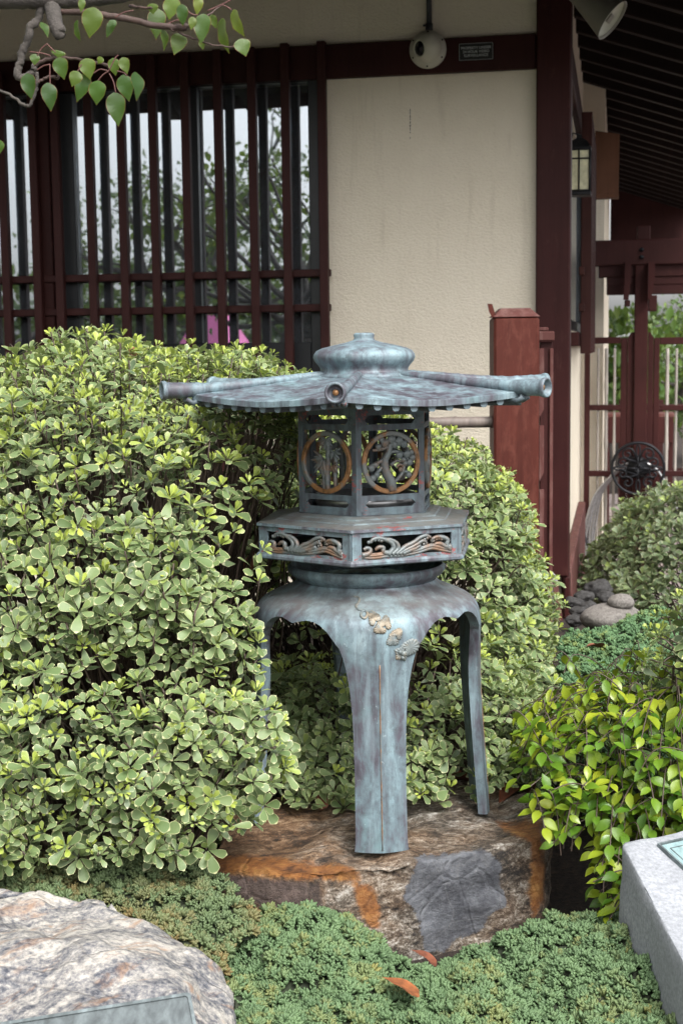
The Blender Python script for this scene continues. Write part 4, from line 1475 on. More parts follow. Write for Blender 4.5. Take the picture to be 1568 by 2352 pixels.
for k in range(6):
    az = AZ0 + k * PI / 3
    mb = MB()
    ts = np.linspace(0, 1, 40)
    def rp(t):
        r = lerp(r0 - .004, RT, t)
        z = ridge_z(r)
        return pol(r, az, z)
    rad = [interp(t, [0, .72, .84, .97, 1], [.0084, .0120, .0156, .0178, .0184]) * (1.08 if int(t * 9.999) != int((t + .026) * 9.999) and t < .97 else 1) for t in ts]
    mb.tube([rp(t) for t in ts], rad, 16, cap=False)
    e, e0 = rp(1.0), rp(.97)
    d = (e - e0).normalized()
    Q = Matrix.Translation(e) @ d.to_track_quat('Z', 'Y').to_matrix().to_4x4()
    mb.lathe([(.0184, -.006), (.0206, -.004), (.0206, .004), (.0180, .0055), (.0155, .004), (.0148, -.008), (.007, -.009), (.006, -.006), (.0, -.005)], 24, M=Q)
    rd = mb.build('ridge', M['patina_roof'], lan)
    MB().lathe([(.0065, -.0075), (.0055, -.0035), (.0, -.003)], 12, M=Q).build('ridge_boss', M['copper'], rd)
    # carved cloud bracket under the tip
    mb = MB()
    for j in range(3):
        mb.tube([pol(RE - .022 + .006 * j, az + (j - 1) * .024, ze_cor - .012), pol(RE + .004, az + (j - 1) * .026, ze_cor - .016), pol(RE + .018, az + (j - 1) * .024, ze_cor - .008)], .0055, 7)
    mb.build('tip_bracket', M['patina_frame'], lan)
# rafter ends under the eave
first = None
for k in range(6):
    for j in range(9):
        s = -.80 + 1.6 * j / 8
        p = roof_pt(k, s, .975, -RTH + .001)
        az = AZ0 + (k + .5) * PI / 3
        if first is None:
            mb = MB()
            w = .0095
            mb.prism([(-w, .002), (w, .002), (w * .8, -.009), (w * .45, -.0125), (-w * .45, -.0125), (-w * .8, -.009)], .004, -.11, RX)
            first = mb.build('eave_rafter', M['patina_frame'], lan, p)
            first.rotation_euler = (0, 0, az)
        else:
            copy_child(first, lan, p, az)
# bracket ring between firebox and roof
mb = MB()
vs = hexring(FR + .004, zf_top + .008) + hexring(FR + .045, zf_top + .026)
mb.add(vs, [(k, (k + 1) % 6, 6 + (k + 1) % 6, 6 + k) for k in range(6)])
mb.build('eave_bracket', M['patina_frame'], lan)
# cap with its knob
cpf = [(0, 764), (19, 764.5), (23, 766), (24, 770), (22.5, 776), (25, 781), (40, 786), (70, 792.5), (96, 799), (109, 805), (115, 813), (116.5, 820), (113, 829), (106, 837), (101, 844), (100, 850), (103, 855), (110, 859), (113, 863), (112, 868), (95, 872)]
MB().lathe([(r * KL, lz(838, y)) for r, y in cpf], 56).build('cap', M['patina_roof'], lan)

# ------------------------------------------------------------------ stones
def rough(pts, name, mat, parent, loc, bev=.02, cuts=3, amp=.012, freq=9, seed=0, smooth=True, amp2=.004):
    bm = bmesh.new()
    for p in pts:
        bm.verts.new(p)
    r = bmesh.ops.convex_hull(bm, input=list(bm.verts))
    junk = [e for e in r['geom_interior'] if isinstance(e, bmesh.types.BMVert)]
    if junk:
        bmesh.ops.delete(bm, geom=junk, context='VERTS')
    bmesh.ops.dissolve_limit(bm, angle_limit=math.radians(8), verts=list(bm.verts), edges=list(bm.edges))
    if bev:
        bmesh.ops.bevel(bm, geom=list(bm.edges), offset=bev, segments=2, affect='EDGES', profile=.6)
    bmesh.ops.triangulate(bm, faces=list(bm.faces))
    for _ in range(cuts):
        long = [e for e in bm.edges if e.calc_length() > .022]
        if not long:
            break
        bmesh.ops.subdivide_edges(bm, edges=long, cuts=1)
        bmesh.ops.triangulate(bm, faces=[f for f in bm.faces if len(f.verts) > 3])
    bm.normal_update()
    o = Vector((seed * 3.7, seed * 1.3, seed))
    mv = {}
    for p in bm.verts:
        n1 = mnoise.fractal(p.co * freq + o, .9, 2.1, 4)
        rd = mnoise.fractal(Vector((p.co.x * 7, p.co.y * 22, p.co.z * 30)) + o, .8, 2.2, 3)
        mv[p] = p.normal * (n1 * amp + rd * amp2)
    for p, d in mv.items():
        p.co += d
    return from_bm(bm, name, mat, parent, smooth)
ZT = FOOT
def top(x, y, dz=0.0):
    return pixz(x, y, ZT + dz)
rc = Vector((LC.x, LY - .05, FOOT))
toppts = [top(488, 1990, -.035), top(555, 1880, -.012), top(640, 1822, -.008), top(800, 1800, -.006), top(1000, 1795, -.006), top(1135, 1797, -.006), top(1205, 1836, -.006), top(1236, 1888, -.010), top(1205, 1928, -.006), top(1100, 1950, -.006), top(945, 1978, -.006), top(800, 1992, -.006), top(640, 2002, -.02)]
hull = [Vector(((p - rc).x * (1.09 if (p - rc).x > 0 else 1.05), (p - rc).y * 1.03, (p - rc).z)) for p in toppts]
c0 = Vector((0, 0, 0))
for p in toppts:
    q = p - rc
    d = Vector((q.x, q.y, 0)); l = d.length
    hull.append(Vector((q.x, q.y, 0)) * 1.05 + Vector((0, 0, -.36)))
    hull.append(Vector((q.x, q.y, 0)) * 1.055 + Vector((0, 0, -.14)))
rock = thing('boulder', 'rust streaked grey boulder carrying the bronze lantern', 'boulder', rc)
ro = rough(hull, 'rock_body', M['gneiss'], rock, rc, .010, 5, .019, 6, 1, True, .006)
# mineral zones of the stone, by where they sit in it
slate = [(950, 1968), (1010, 1962), (1108, 1950), (1150, 1985), (1142, 2030), (1172, 2078), (1128, 2092), (1104, 2140), (1050, 2150), (1030, 2185), (975, 2190), (962, 2110), (926, 2060), (948, 2010)]
rust = [[(470, 1975), (560, 1966), (700, 1980), (800, 1992), (830, 2010), (800, 2026), (640, 2014), (500, 2002)],
        [(1140, 1890), (1240, 1888), (1252, 1980), (1246, 2070), (1222, 2120), (1215, 2040), (1222, 1935), (1150, 1902)],
        [(800, 2012), (850, 2040), (880, 2090), (870, 2140), (835, 2120), (820, 2070)]]
brown = [(500, 2008), (640, 2022), (730, 2030), (745, 2100), (700, 2125), (600, 2090), (520, 2040)]
def zone_weight(x, y, poly, soft):
    """0..1 across the soft rim of a polygon"""
    best, c = 1e9, False
    j = len(poly) - 1
    for i in range(len(poly)):
        (xi, yi), (xj, yj) = poly[i], poly[j]
        if (yi > y) != (yj > y) and x < (xj - xi) * (y - yi) / (yj - yi) + xi:
            c = not c
        t = max(0, min(1, ((x - xi) * (xj - xi) + (y - yi) * (yj - yi)) / ((xj - xi) ** 2 + (yj - yi) ** 2)))
        best = min(best, math.hypot(x - xi - t * (xj - xi), y - yi - t * (yj - yi)))
        j = i
    return max(0.0, min(1.0, .5 + (best if c else -best) / (2 * soft)))
me = ro.data
co = np.array([tuple(p.co + rc) for p in me.vertices])
px_, py_, _ = proj(co)
for nm, polys, soft in (('slate', [slate], 15), ('rust', rust, 13), ('brown', [brown], 18)):
    at = me.attributes.new(nm, 'FLOAT', 'POINT')
    at.data.foreach_set('value', [max(zone_weight(float(a), float(b), q, soft) for q in polys) if w[1] < LY + .12 else 0.0 for a, b, w in zip(px_, py_, co)])

# pale boulder at the front with its plate
BY = 2.28
bl = [pix(x, y, d) for x, y, d in ((-260, 2150, 2.35), (-60, 2072, 2.45), (60, 2066, 2.5), (150, 2078, 2.5), (240, 2096, 2.48), (330, 2108, 2.45), (420, 2158, 2.4), (480, 2215, 2.35), (515, 2280, 2.3), (535, 2360, 2.2), (120, 2150, 2.26), (300, 2200, 2.2), (-200, 2250, 2.15), (400, 2290, 2.12), (460, 2420, 2.02), (200, 2380, 1.98), (-200, 2420, 1.95))]
bc = Vector((sum(p.x for p in bl) / len(bl), 2.25, .3))
hull = [p - bc for p in bl] + [Vector((p.x - bc.x, p.y - bc.y + .03 * (1 if p.y > 2.25 else -1), .02)) * 1.02 for p in bl]
boulder = thing('boulder', 'pale orange veined granite boulder at the front bearing a grey plate', 'boulder', bc)
rough(hull, 'rock_body', M['granite'], boulder, bc, .022, 5, .026, 5, 5, True, .005)
# plate: a flat slab tilted on the face of the boulder
A_, B_ = pix(436, 2288, 2.06), pix(40, 2352, 1.99)
ux = (A_ - B_).normalized()
nn = Vector((-.05, -.62, .78)).normalized()
nn = (nn - ux * nn.dot(ux)).normalized()
uy = nn.cross(ux)
PM = Matrix((ux, uy, nn)).transposed().to_4x4()
PM.translation = A_ - bc
mb = MB()
mb.prism(rrect(.17, .11, .006), -.03, .010, PM @ Matrix.Translation((-.17, -.11, 0)))
mb.build('plate', M['plate_grey'], boulder)
o_, i_ = rrect(.17, .11, .006), rrect(.165, .105, .005)
mb = MB()
mb.add([(p[0], p[1], .0105) for p in o_] + [(p[0], p[1], .0105) for p in i_] + [(p[0], p[1], .013) for p in o_] + [(p[0], p[1], .013) for p in i_],
       [(2 * n_ + i, 2 * n_ + (i + 1) % n_, 3 * n_ + (i + 1) % n_, 3 * n_ + i) for i in range(n_)] + [(n_ + i, n_ + (i + 1) % n_, 3 * n_ + (i + 1) % n_, 3 * n_ + i) for i in range(n_)] + [(i, (i + 1) % n_, 2 * n_ + (i + 1) % n_, 2 * n_ + i) for i in range(n_)], M=PM @ Matrix.Translation((-.17, -.11, 0)))
mb.build('plate_rim', M['plate_rim'], boulder)

# granite pedestal with a slanted plaque
A_ = pix(1427, 1936, 2.60)                # top back left corner
B_ = pix(1590, 1900, 2.68)                # towards the back right
C_ = pix(1640, 2352, 2.14)                # front left
ux = (B_ - A_).normalized()
uy = (A_ - C_); Ls = uy.length; uy.normalize()
nn = ux.cross(uy).normalized()
uy = nn.cross(ux)
ped = thing('plaque_pedestal', 'slanted light grey granite pedestal with a verdigris bronze plaque', 'pedestal', (A_.x, A_.y, ter(A_.x, A_.y)))
pb_ = Vector((A_.x, A_.y, ter(A_.x, A_.y)))
Wd = .62
P4 = [A_, C_, C_ + ux * Wd, A_ + ux * Wd]
lo = [Vector((A_.x - .012, A_.y + .03, .2)), Vector((C_.x - .045, C_.y - .02, .0)), Vector((C_.x + Wd, C_.y - .1, .0)), Vector((A_.x + Wd, A_.y + .1, .2))]
rough([p - pb_ for p in P4 + lo], 'stone_block', M['pedestal'], ped, pb_, .008, 4, .003, 14, 3, True, .0015)
PM = Matrix((ux, uy, nn)).transposed().to_4x4()
PM.translation = A_ - pb_
x0_, y0_ = .064, -.034
mb = MB(); mb.span((x0_, y0_ - .36, -.012), (x0_ + .42, y0_, .0035), 0, PM); mb.build('plaque', M['plate_green'], ped)
mb = MB()
for a, b in (((x0_ - .004, y0_ - .364, -.01), (x0_ - .0005, y0_ + .004, .0075)), ((x0_ - .0005, y0_ + .0005, -.01), (x0_ + .424, y0_ + .004, .0075)), ((x0_ + .013, y0_ - .35, .003), (x0_ + .0145, y0_ - .013, .0047)), ((x0_ + .0145, y0_ - .0145, .003), (x0_ + .41, y0_ - .013, .0047))):
    mb.span(a, b, 0, PM)
mb.build('plaque_rim', M['plate_rim'], ped)

# stacked river stones by the house corner
def pebble(name, label, c, rx, ry, rzz, mat, seed, group=None, amp=.06):
    bm = bmesh.new()
    bmesh.ops.create_icosphere(bm, subdivisions=4, radius=1)
    for p in bm.verts:
        d = 1 + amp * mnoise.fractal(p.co * 1.4 + Vector((seed, seed * 2, 3)), .9, 2, 3)
        p.co = Vector((p.co.x * rx * d, p.co.y * ry * d, p.co.z * rzz * d))
    o = from_bm(bm, name, mat, None, True, c)
    return tag(o, label, 'stone', group)
s0 = pix(1404, 1420, 4.62)
pebble('river_stone', 'broad flat speckled stone under a small round stone', s0, .104, .09, .050, M['river_stone'], 2)
s1 = pix(1425, 1383, 4.60)
pebble('river_stone', 'small oval speckled stone balanced on the flat stone', s1 + Vector((0, 0, .0)), .044, .04, .0275, M['river_stone'], 5)
rb = [((1316, 1385), .030, 5.2, 'angular grey rubble stone beside the house post'), ((1340, 1372), .032, 5.3, 'pale rubble stone at the foot of the side wall'), ((1328, 1405), .028, 5.0, 'brownish rubble stone nearest the house post'), ((1352, 1393), .026, 5.1, 'dark rubble stone behind the flat river stone'), ((1372, 1352), .045, 5.6, 'large grey rubble stone near the hanging hose'), ((1318, 1425), .026, 4.85, 'dark brown rubble stone next to the white edged shrub'), ((1390, 1370), .03, 5.4, 'small grey rubble stone beside the trimmed shrub')]
for i, ((x, y), r, d, lab) in enumerate(rb):
    pebble('rubble_stone', lab, pix(x, y, d), r * 1.2, r, r * .75, M['rubble'], 11 + i, 'rubble stones at the house corner', .28)

# ------------------------------------------------------------------ foliage
def leaf_geo(outline, rows, fold=.12, curl=.15, rim=.80, wave=0.0):
    """blade along +Y (length 1), face up +Z; edge = 1 along the margin"""
    ts = np.array([o[0] for o in outline]); ws = np.array([o[1] for o in outline])
    vs, ed = [], []
    tt = np.linspace(0, 1, rows + 1)
    for t in tt:
        w = float(np.interp(t, ts, ws))
        zc = -curl * (t - .25) ** 2
        for q in (-1, -rim, 0, rim, 1):
            x = q * w
            vs.append((x, t, zc + fold * abs(x) + wave * math.sin(9 * t + 2 * q) * abs(q) * w))
            ed.append(1.0 if abs(q) == 1 or t >= .999 else (0.0 if t < .9 else .25))
    fs = []
    for i in range(rows):
        for k in range(4):
            a = i * 5 + k
            fs.append((a, a + 1, a + 6, a + 5))
    return np.array(vs), np.array(fs), np.array(ed)
PITTO = [(0, .015), (.12, .05), (.3, .12), (.5, .185), (.7, .235), (.85, .225), (.95, .14), (1, .03)]
ELLIP = [(0, .02), (.1, .12), (.25, .22), (.45, .275), (.65, .24), (.82, .13), (.93, .05), (1, .005)]
OVATE = [(0, .05), (.06, .2), (.18, .33), (.35, .37), (.55, .32), (.75, .19), (.9, .07), (1, .005)]
G_PIT = leaf_geo(PITTO, 6, .16, .22, .82)
G_PIT_LO = leaf_geo(PITTO, 3, .16, .2, .82)
G_PIT2 = leaf_geo(PITTO, 6, .30, -.10, .80, .10)
G_PIT3 = leaf_geo(PITTO, 6, -.10, .42, .84, -.08)
G_ELL = leaf_geo(ELLIP, 6, .25, .28, .8, .05)
G_OVA = leaf_geo(OVATE, 9, .15, .22, .86, .12)
G_TREE = leaf_geo(ELLIP, 2, .25, .2, .8)

def unit(a):
    return a / np.maximum(np.linalg.norm(a, axis=-1, keepdims=True), 1e-9)
def frames(Yd, Zd):
    Y = unit(Yd)
    Z = unit(Zd - Y * np.sum(Zd * Y, -1, keepdims=True))
    X = np.cross(Y, Z)
    return np.stack([X, Y, Z], axis=-1)                       # columns
def joined(name, geo, P, Rm, S, attrs, mat, parent, base):
    """many leaves as one mesh; S (N,3) scale per axis"""
    v, f, ed = geo
    n = len(P)
    W = np.einsum('nij,nvj->nvi', Rm, v[None] * S[:, None, :]) + P[:, None, :] - np.array(base)
    nv = len(v)
    F = (f[None] + (np.arange(n) * nv)[:, None, None]).reshape(-1, f.shape[1])
    me = bpy.data.meshes.new(name)
    me.vertices.add(n * nv)
    me.vertices.foreach_set('co', W.astype(np.float32).ravel())
    k = f.shape[1]
    me.loops.add(F.size)
    me.loops.foreach_set('vertex_index', F.astype(np.int32).ravel())
    me.polygons.add(len(F))
    me.polygons.foreach_set('loop_start', (np.arange(len(F)) * k).astype(np.int32))
    me.polygons.foreach_set('loop_total', np.full(len(F), k, np.int32))
    me.polygons.foreach_set('use_smooth', np.ones(len(F), bool))
    for key, arr in attrs.items():
        a = me.attributes.new(key, 'FLOAT', 'POINT')
        a.data.foreach_set('value', np.repeat(arr, nv).astype(np.float32))
    a = me.attributes.new('edge', 'FLOAT', 'POINT')
    a.data.foreach_set('value', np.tile(ed, n).astype(np.float32))
    me.update(calc_edges=True)
    me.validate()
    return link(name, me, mat, parent)
def single_leaf_mesh(name, geo, mat):
    v, f, ed = geo
    me = bpy.data.meshes.new(name)
    me.from_pydata([tuple(p) for p in v], [], [tuple(int(q) for q in p) for p in f])
    me.polygons.foreach_set('use_smooth', [True] * len(f))
    a = me.attributes.new('edge', 'FLOAT', 'POINT')
    a.data.foreach_set('value', ed.astype(np.float32))
    me.materials.append(mat)
    return me
def leaves_as_parts(name, geo, P, Rm, S, tint, rnd, mat, parent, base):
    me = single_leaf_mesh(name, geo, mat)
    for i in range(len(P)):
        o = bpy.data.objects.new(name, me)
        COL.objects.link(o)
        o.parent = parent
        m = np.eye(4)
        m[:3, :3] = Rm[i] * S[i][None, :]
        m[:3, 3] = P[i] - np.array(base)
        o.matrix_basis = Matrix(m.tolist())
        o['tint'] = float(tint[i]); o['rnd'] = float(rnd[i])
def lump(P, s=1.0):
    return (np.sin(7 * s * P[:, 0] + 1.3 * np.sin(5 * s * P[:, 2])) + np.sin(8 * s * P[:, 1] + 2 + np.sin(6 * s * P[:, 0])) + np.sin(9 * s * P[:, 2] + 4 + np.sin(4 * s * P[:, 1]))) / 3
def dart(P, N, mind, extra=None):
    keep, cell = [], {}
    for i in range(len(P)):
        d = mind[i]
        c = tuple(int(q) for q in np.floor(P[i] / .05))
        ok = True
        R_ = int(math.ceil(d / .05))
        for a in range(-R_, R_ + 1):
            for b in range(-R_, R_ + 1):
                for e in range(-R_, R_ + 1):
                    for j in cell.get((c[0] + a, c[1] + b, c[2] + e), ()):
                        q = P[i] - P[j]
                        if q[0] * q[0] + q[1] * q[1] + q[2] * q[2] < d * d:
                            ok = False; break
                    if not ok: break
                if not ok: break
            if not ok: break
        if ok:
            cell.setdefault(c, []).append(i); keep.append(i)
    return np.array(keep, int)
LANX = LC.x
def clear_of(P, rad_extra=.0):
    """False where a leaf would stand inside the lantern, the boulder or the house"""
    x, y, z = P[:, 0] - LANX, P[:, 1] - LY, P[:, 2]
    r = np.hypot(x, y)
    zz = z - FOOT
    rmax = np.where(zz > lz(838, 905), .50, np.where(zz > lz(838, 1180), .20, np.where(zz > lz(838, 1305), .30, np.where(zz > lz(838, 1450), .30, .255))))
    rmax = np.where((zz < lz(838, 1450)) & (y > -.1) & (np.abs(x) < .2), .0, rmax)
    ok = ~((r < rmax + rad_extra) & (zz > -.05) & (zz < lz(838, 760)))
    h = (P[:, 0] - BASE.x) * V.x + (P[:, 1] - BASE.y) * V.y
    ok &= ~((h > -.13) & ((P[:, 0] - BASE.x) * U.x + (P[:, 1] - BASE.y) * U.y < .02))
    rx, ry, rz_ = P[:, 0] - (rc.x + .04), P[:, 1] - (rc.y + .01), P[:, 2]
    ok &= ~((np.abs(rx) < .36) & (ry > -.30) & (ry < .26) & (rz_ < FOOT + .01))
    return ok
def shrub(root, base, lobes, mind, Lr, mat, matd, n_single, seed, bare=None, young=.2, facing=-.35, kmin=7, kmax=11, inner=True, ext=None, upw=.5, cand=9, stems=500, shell2=.9, pw=2.0, zcut=None):
    rg = np.random.default_rng(seed)
    Ps, Ns = [], []
    for li, (c, r) in enumerate(lobes):
        c, r = np.array(c), np.array(r)
        area = 4 * PI * ((r[0] * r[1]) ** 1.6 / 3 + (r[0] * r[2]) ** 1.6 / 3 + (r[1] * r[2]) ** 1.6 / 3) ** (1 / 1.6)
        m = int(area / mind ** 2 * cand)
        d = unit(rg.normal(size=(m, 3)))
        d = d / (np.sum(np.abs(d) ** pw, 1, keepdims=True) ** (1 / pw))
        p = c + d * r
        nrm = unit(np.sign(d) * np.abs(d) ** (pw - 1) / r)
        p = p + nrm * (lump(p)[:, None] * .05 + lump(p * 2.3)[:, None] * .036 + rg.normal(size=(m, 1)) * .016)
        ok = np.ones(m, bool)
        for lj, (c2, r2) in enumerate(lobes):
            if lj != li:
                ok &= np.sum(np.abs((p - np.array(c2)) / np.array(r2)) ** pw, 1) > .93
        tocam = unit(np.array(EYE) - p)
        ok &= np.sum(nrm * tocam, 1) > facing
        Ps.append(p[ok]); Ns.append(nrm[ok])
    P = np.concatenate(Ps); N = np.concatenate(Ns)
    gz = np.array([ter(a, b) for a, b in P[:, :2]])
    ok = (P[:, 2] > gz + .02) & clear_of(P)
    x, y, dd = proj(P)
    ok &= (x > -420) & (x < 2000)
    if zcut is not None:
        ok &= P[:, 2] > zcut
    if ext is not None:
        ok &= ext(P, x, y)
    if bare is not None:
        ok &= rg.random(len(P)) > bare(P, x, y)
    P, N, x, y, dd = P[ok], N[ok], x[ok], y[ok], dd[ok]
    o = rg.permutation(len(P)); P, N = P[o], N[o]
    k = dart(P, N, np.full(len(P), mind))
    P, N = P[k], N[k]
    # thin places where the hedge opens on its stems
    thin = lump(P * 1.9 + 3.3) * .6 + lump(P * 4.1 + 1.7) * .4
    k = (thin > -.42) | (rg.random(len(P)) < .35)
    P, N = P[k], N[k]
    n = len(P)
    ax = unit(N * (1 - upw) + np.array([0, 0, upw]) + rg.normal(size=(n, 3)) * .22)
    yng = rg.random(n) < young * (1 + .8 * np.clip(N[:, 2], -.3, 1)) * np.clip(1 + 1.3 * lump(P * 1.4 + 9), .15, 2.2)
    LP, LYd, LZ, LS, LT, LRn = [], [], [], [], [], []
    for i in range(n):
        a = ax[i]
        e1 = unit(np.cross(a, [.3, .5, .81])); e2 = np.cross(a, e1)
        kk = int(rg.integers(kmin, kmax + 1))
        ph = rg.random() * 6.28
        rr = rg.random()
        size = rg.choice([.58, .80, .95, 1.05, 1.18]) * rg.uniform(.93, 1.07)
        for j in range(kk):
            t = j / max(1, kk - 1)                         # 0 outer .. 1 inner
            g = ph + j * 2.399 + rg.normal() * .2
            el = lerp(.05, .95, t) + rg.normal() * .16
            L = Lr * size * lerp(1.08, .62, t) * rg.uniform(.85, 1.15)
            tn = 0.0
            if yng[i] and t > .25:
                el += .25; L *= .72; tn = rg.uniform(.55, 1.0) * min(1, t + .3)
            elif t > .75:
                tn = rg.uniform(0, .35)
            rad = e1 * math.cos(g) + e2 * math.sin(g)
            d = rad * math.cos(el) + a * math.sin(el)
            z = a * math.cos(el) - rad * math.sin(el)
            LP.append(P[i] + rad * .004 + a * (t * .012 + (.012 if yng[i] else 0))); LYd.append(d); LZ.append(z + rg.normal(size=3) * .18)
            w = rg.uniform(.92, 1.2)
            LS.append((L * w, L, L)); LT.append(tn); LRn.append(np.clip(rr * .72 + rg.random() * .38, 0, 1))
    LP, LYd, LZ, LS, LT, LRn = (np.array(q) for q in (LP, LYd, LZ, LS, LT, LRn))
    Rm = frames(LYd, LZ)
    cen = LP + Rm[:, :, 1] * LS[:, 1:2] * .6
    ok = clear_of(cen, -.02)
    LP, Rm, LS, LT, LRn, cen = LP[ok], Rm[ok], LS[ok], LT[ok], LRn[ok], cen[ok]
    x, y, dd = proj(cen)
    infr = (x > 8) & (x < 1560) & (y > 8) & (y < 2344)
    view = unit(np.array(EYE) - cen)
    face = np.abs(np.sum(Rm[:, :, 2] * view, 1))
    sc = np.where(infr, LS[:, 1] / dd * (.35 + face), -1)
    order = np.argsort(-sc)
    order = order[:min(n_single, int(infr.sum()))]
    one = np.zeros(len(LP), bool); one[order] = True
    pickg = rg.random(len(LP))
    half = pickg < .36
    thrd = pickg > .76
    for sel, geo in ((one & ~half & ~thrd, G_PIT), (one & half, G_PIT2), (one & thrd, G_PIT3)):
        leaves_as_parts('leaf', geo, LP[sel], Rm[sel], LS[sel], LT[sel], LRn[sel], mat, root, base)
    rest = ~one
    near = rest & infr
    for sel, geo, nm in ((rest & ~half & ~thrd, G_PIT, 'foliage'), (rest & half, G_PIT2, 'foliage'), (rest & thrd, G_PIT3, 'foliage')):
        if sel.any():
            stuff(joined(nm, geo, LP[sel], Rm[sel], LS[sel], dict(tint=LT[sel], rnd=LRn[sel]), mat, root, base))
    # deeper leaves, their shade put into a darker leaf colour
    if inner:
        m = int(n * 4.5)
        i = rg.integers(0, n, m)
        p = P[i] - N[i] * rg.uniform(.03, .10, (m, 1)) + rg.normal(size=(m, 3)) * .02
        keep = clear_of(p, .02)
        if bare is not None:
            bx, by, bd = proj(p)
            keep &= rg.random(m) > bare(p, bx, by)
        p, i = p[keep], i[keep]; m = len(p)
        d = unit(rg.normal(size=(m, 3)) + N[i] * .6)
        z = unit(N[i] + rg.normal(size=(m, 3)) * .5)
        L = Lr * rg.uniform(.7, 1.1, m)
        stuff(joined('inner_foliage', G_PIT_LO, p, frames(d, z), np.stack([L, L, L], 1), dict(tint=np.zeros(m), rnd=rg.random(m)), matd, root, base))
    # twigs: from stems low inside out to the leaf rosettes
    mb = MB()
    c0 = np.mean([np.array(c) for c, r in lobes], 0)
    pick = rg.permutation(n)[:stems]
    for i in pick:
        li = int(np.argmin([np.sum(((P[i] - np.array(c)) / np.array(r)) ** 2) for c, r in lobes]))
        c, r = np.array(lobes[li][0]), np.array(lobes[li][1])
        root_p = np.array([lerp(c[0], P[i][0], .35 + .25 * rg.random()), lerp(c[1], P[i][1], .35 + .25 * rg.random()), 0])
        root_p[2] = max(ter(root_p[0], root_p[1]), c[2] - r[2] * .9)
        mid = root_p * .45 + P[i] * .55 + rg.normal(size=3) * .05 - N[i] * .08
        pts = catmull([root_p, root_p * .72 + mid * .28 + rg.normal(size=3) * .03, mid, P[i] - N[i] * .03 + rg.normal(size=3) * .01, P[i] + ax[i] * .01], 3)
        q = np.array([tuple(p) for p in pts])
        if not clear_of(q, -.03).all():
            continue
        w = rg.uniform(.0028, .0065)
        mb.tube(pts, [lerp(w, .0016, (k / (len(pts) - 1)) ** .7) for k in range(len(pts))], 4, cap=False)
    o = MB()
    o.v = [tuple(np.array(p) - np.array(base)) for p in mb.v]; o.f = mb.f; o.sm = mb.sm
    stuff(o.build('twigs', M['stem'], root))
    return P, N, ax

def ext_left(P, x, y):
    # the clipped side keeps clear of the lantern's left leg and of the boulder
    return x < np.interp(y, [820, 950, 1150, 1300, 1400, 1480, 1520, 1570, 1650, 1780, 1860, 1930, 1980], [730, 720, 720, 640, 565, 580, 598, 580, 650, 655, 600, 525, 440])
def bare_mid(P, x, y):
    return np.where((x > 570) & (x < 1085) & (y > 1330) & (y < 1550) & (P[:, 1] < 4.2), .96, 0.0)
# large clipped shrub on the left
def bare_left(P, x, y):
    q = ((x - 570) / 125) ** 2 + ((y - 1115) / 180) ** 2
    q2 = ((x - 560) / 60) ** 2 + ((y - 1330) / 90) ** 2
    return np.clip(1.3 - np.minimum(q, q2), 0, .88)
b_ = (-1.0, 3.8, ter(-1, 3.8))
r1 = thing('clipped_shrub', 'large rounded variegated shrub filling the left under the slatted window', 'shrub', b_)
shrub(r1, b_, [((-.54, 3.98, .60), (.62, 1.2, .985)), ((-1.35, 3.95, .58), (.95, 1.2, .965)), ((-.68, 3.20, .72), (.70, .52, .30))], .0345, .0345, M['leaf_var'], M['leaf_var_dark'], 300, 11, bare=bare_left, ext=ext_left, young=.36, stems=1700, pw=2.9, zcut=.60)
# clipped shrub behind and right of the lantern
b_ = (.15, 4.2, ter(.15, 4.2))
r2 = thing('clipped_shrub', 'variegated shrub behind the lantern sloping down towards the corner post', 'shrub', b_)
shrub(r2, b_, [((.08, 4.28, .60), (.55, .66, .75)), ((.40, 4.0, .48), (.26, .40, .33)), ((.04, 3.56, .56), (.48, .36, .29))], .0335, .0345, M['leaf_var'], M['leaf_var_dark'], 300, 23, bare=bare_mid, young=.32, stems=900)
# trimmed shrub by the gate
cE = pix(1560, 1290, 6.4)
b_ = (cE.x + .1, 6.5, ter(cE.x, 6.5))
r3 = thing('clipped_shrub', 'rounded grey green shrub in front of the garden gate', 'shrub', b_)
shrub(r3, b_, [((cE.x + .27, 6.55, .38), (.66, .60, .60))], .044, .048, M['leaf_var_dark'], M['leaf_var_dark'], 300, 31, young=.06, stems=250)
# shrub at the right edge
cD = pix(1568, 1530, 3.0)
b_ = (cD.x + .3, 3.05, ter(cD.x + .3, 3.05))
r4 = thing('clipped_shrub', 'loose variegated shrub at the right edge above the yellow leaves', 'shrub', b_)
shrub(r4, b_, [((cD.x + .245, 3.0, cD.z - .01), (.30, .28, .20))], .045, .042, M['leaf_var'], M['leaf_var_dark'], 200, 37, young=.3, stems=150)

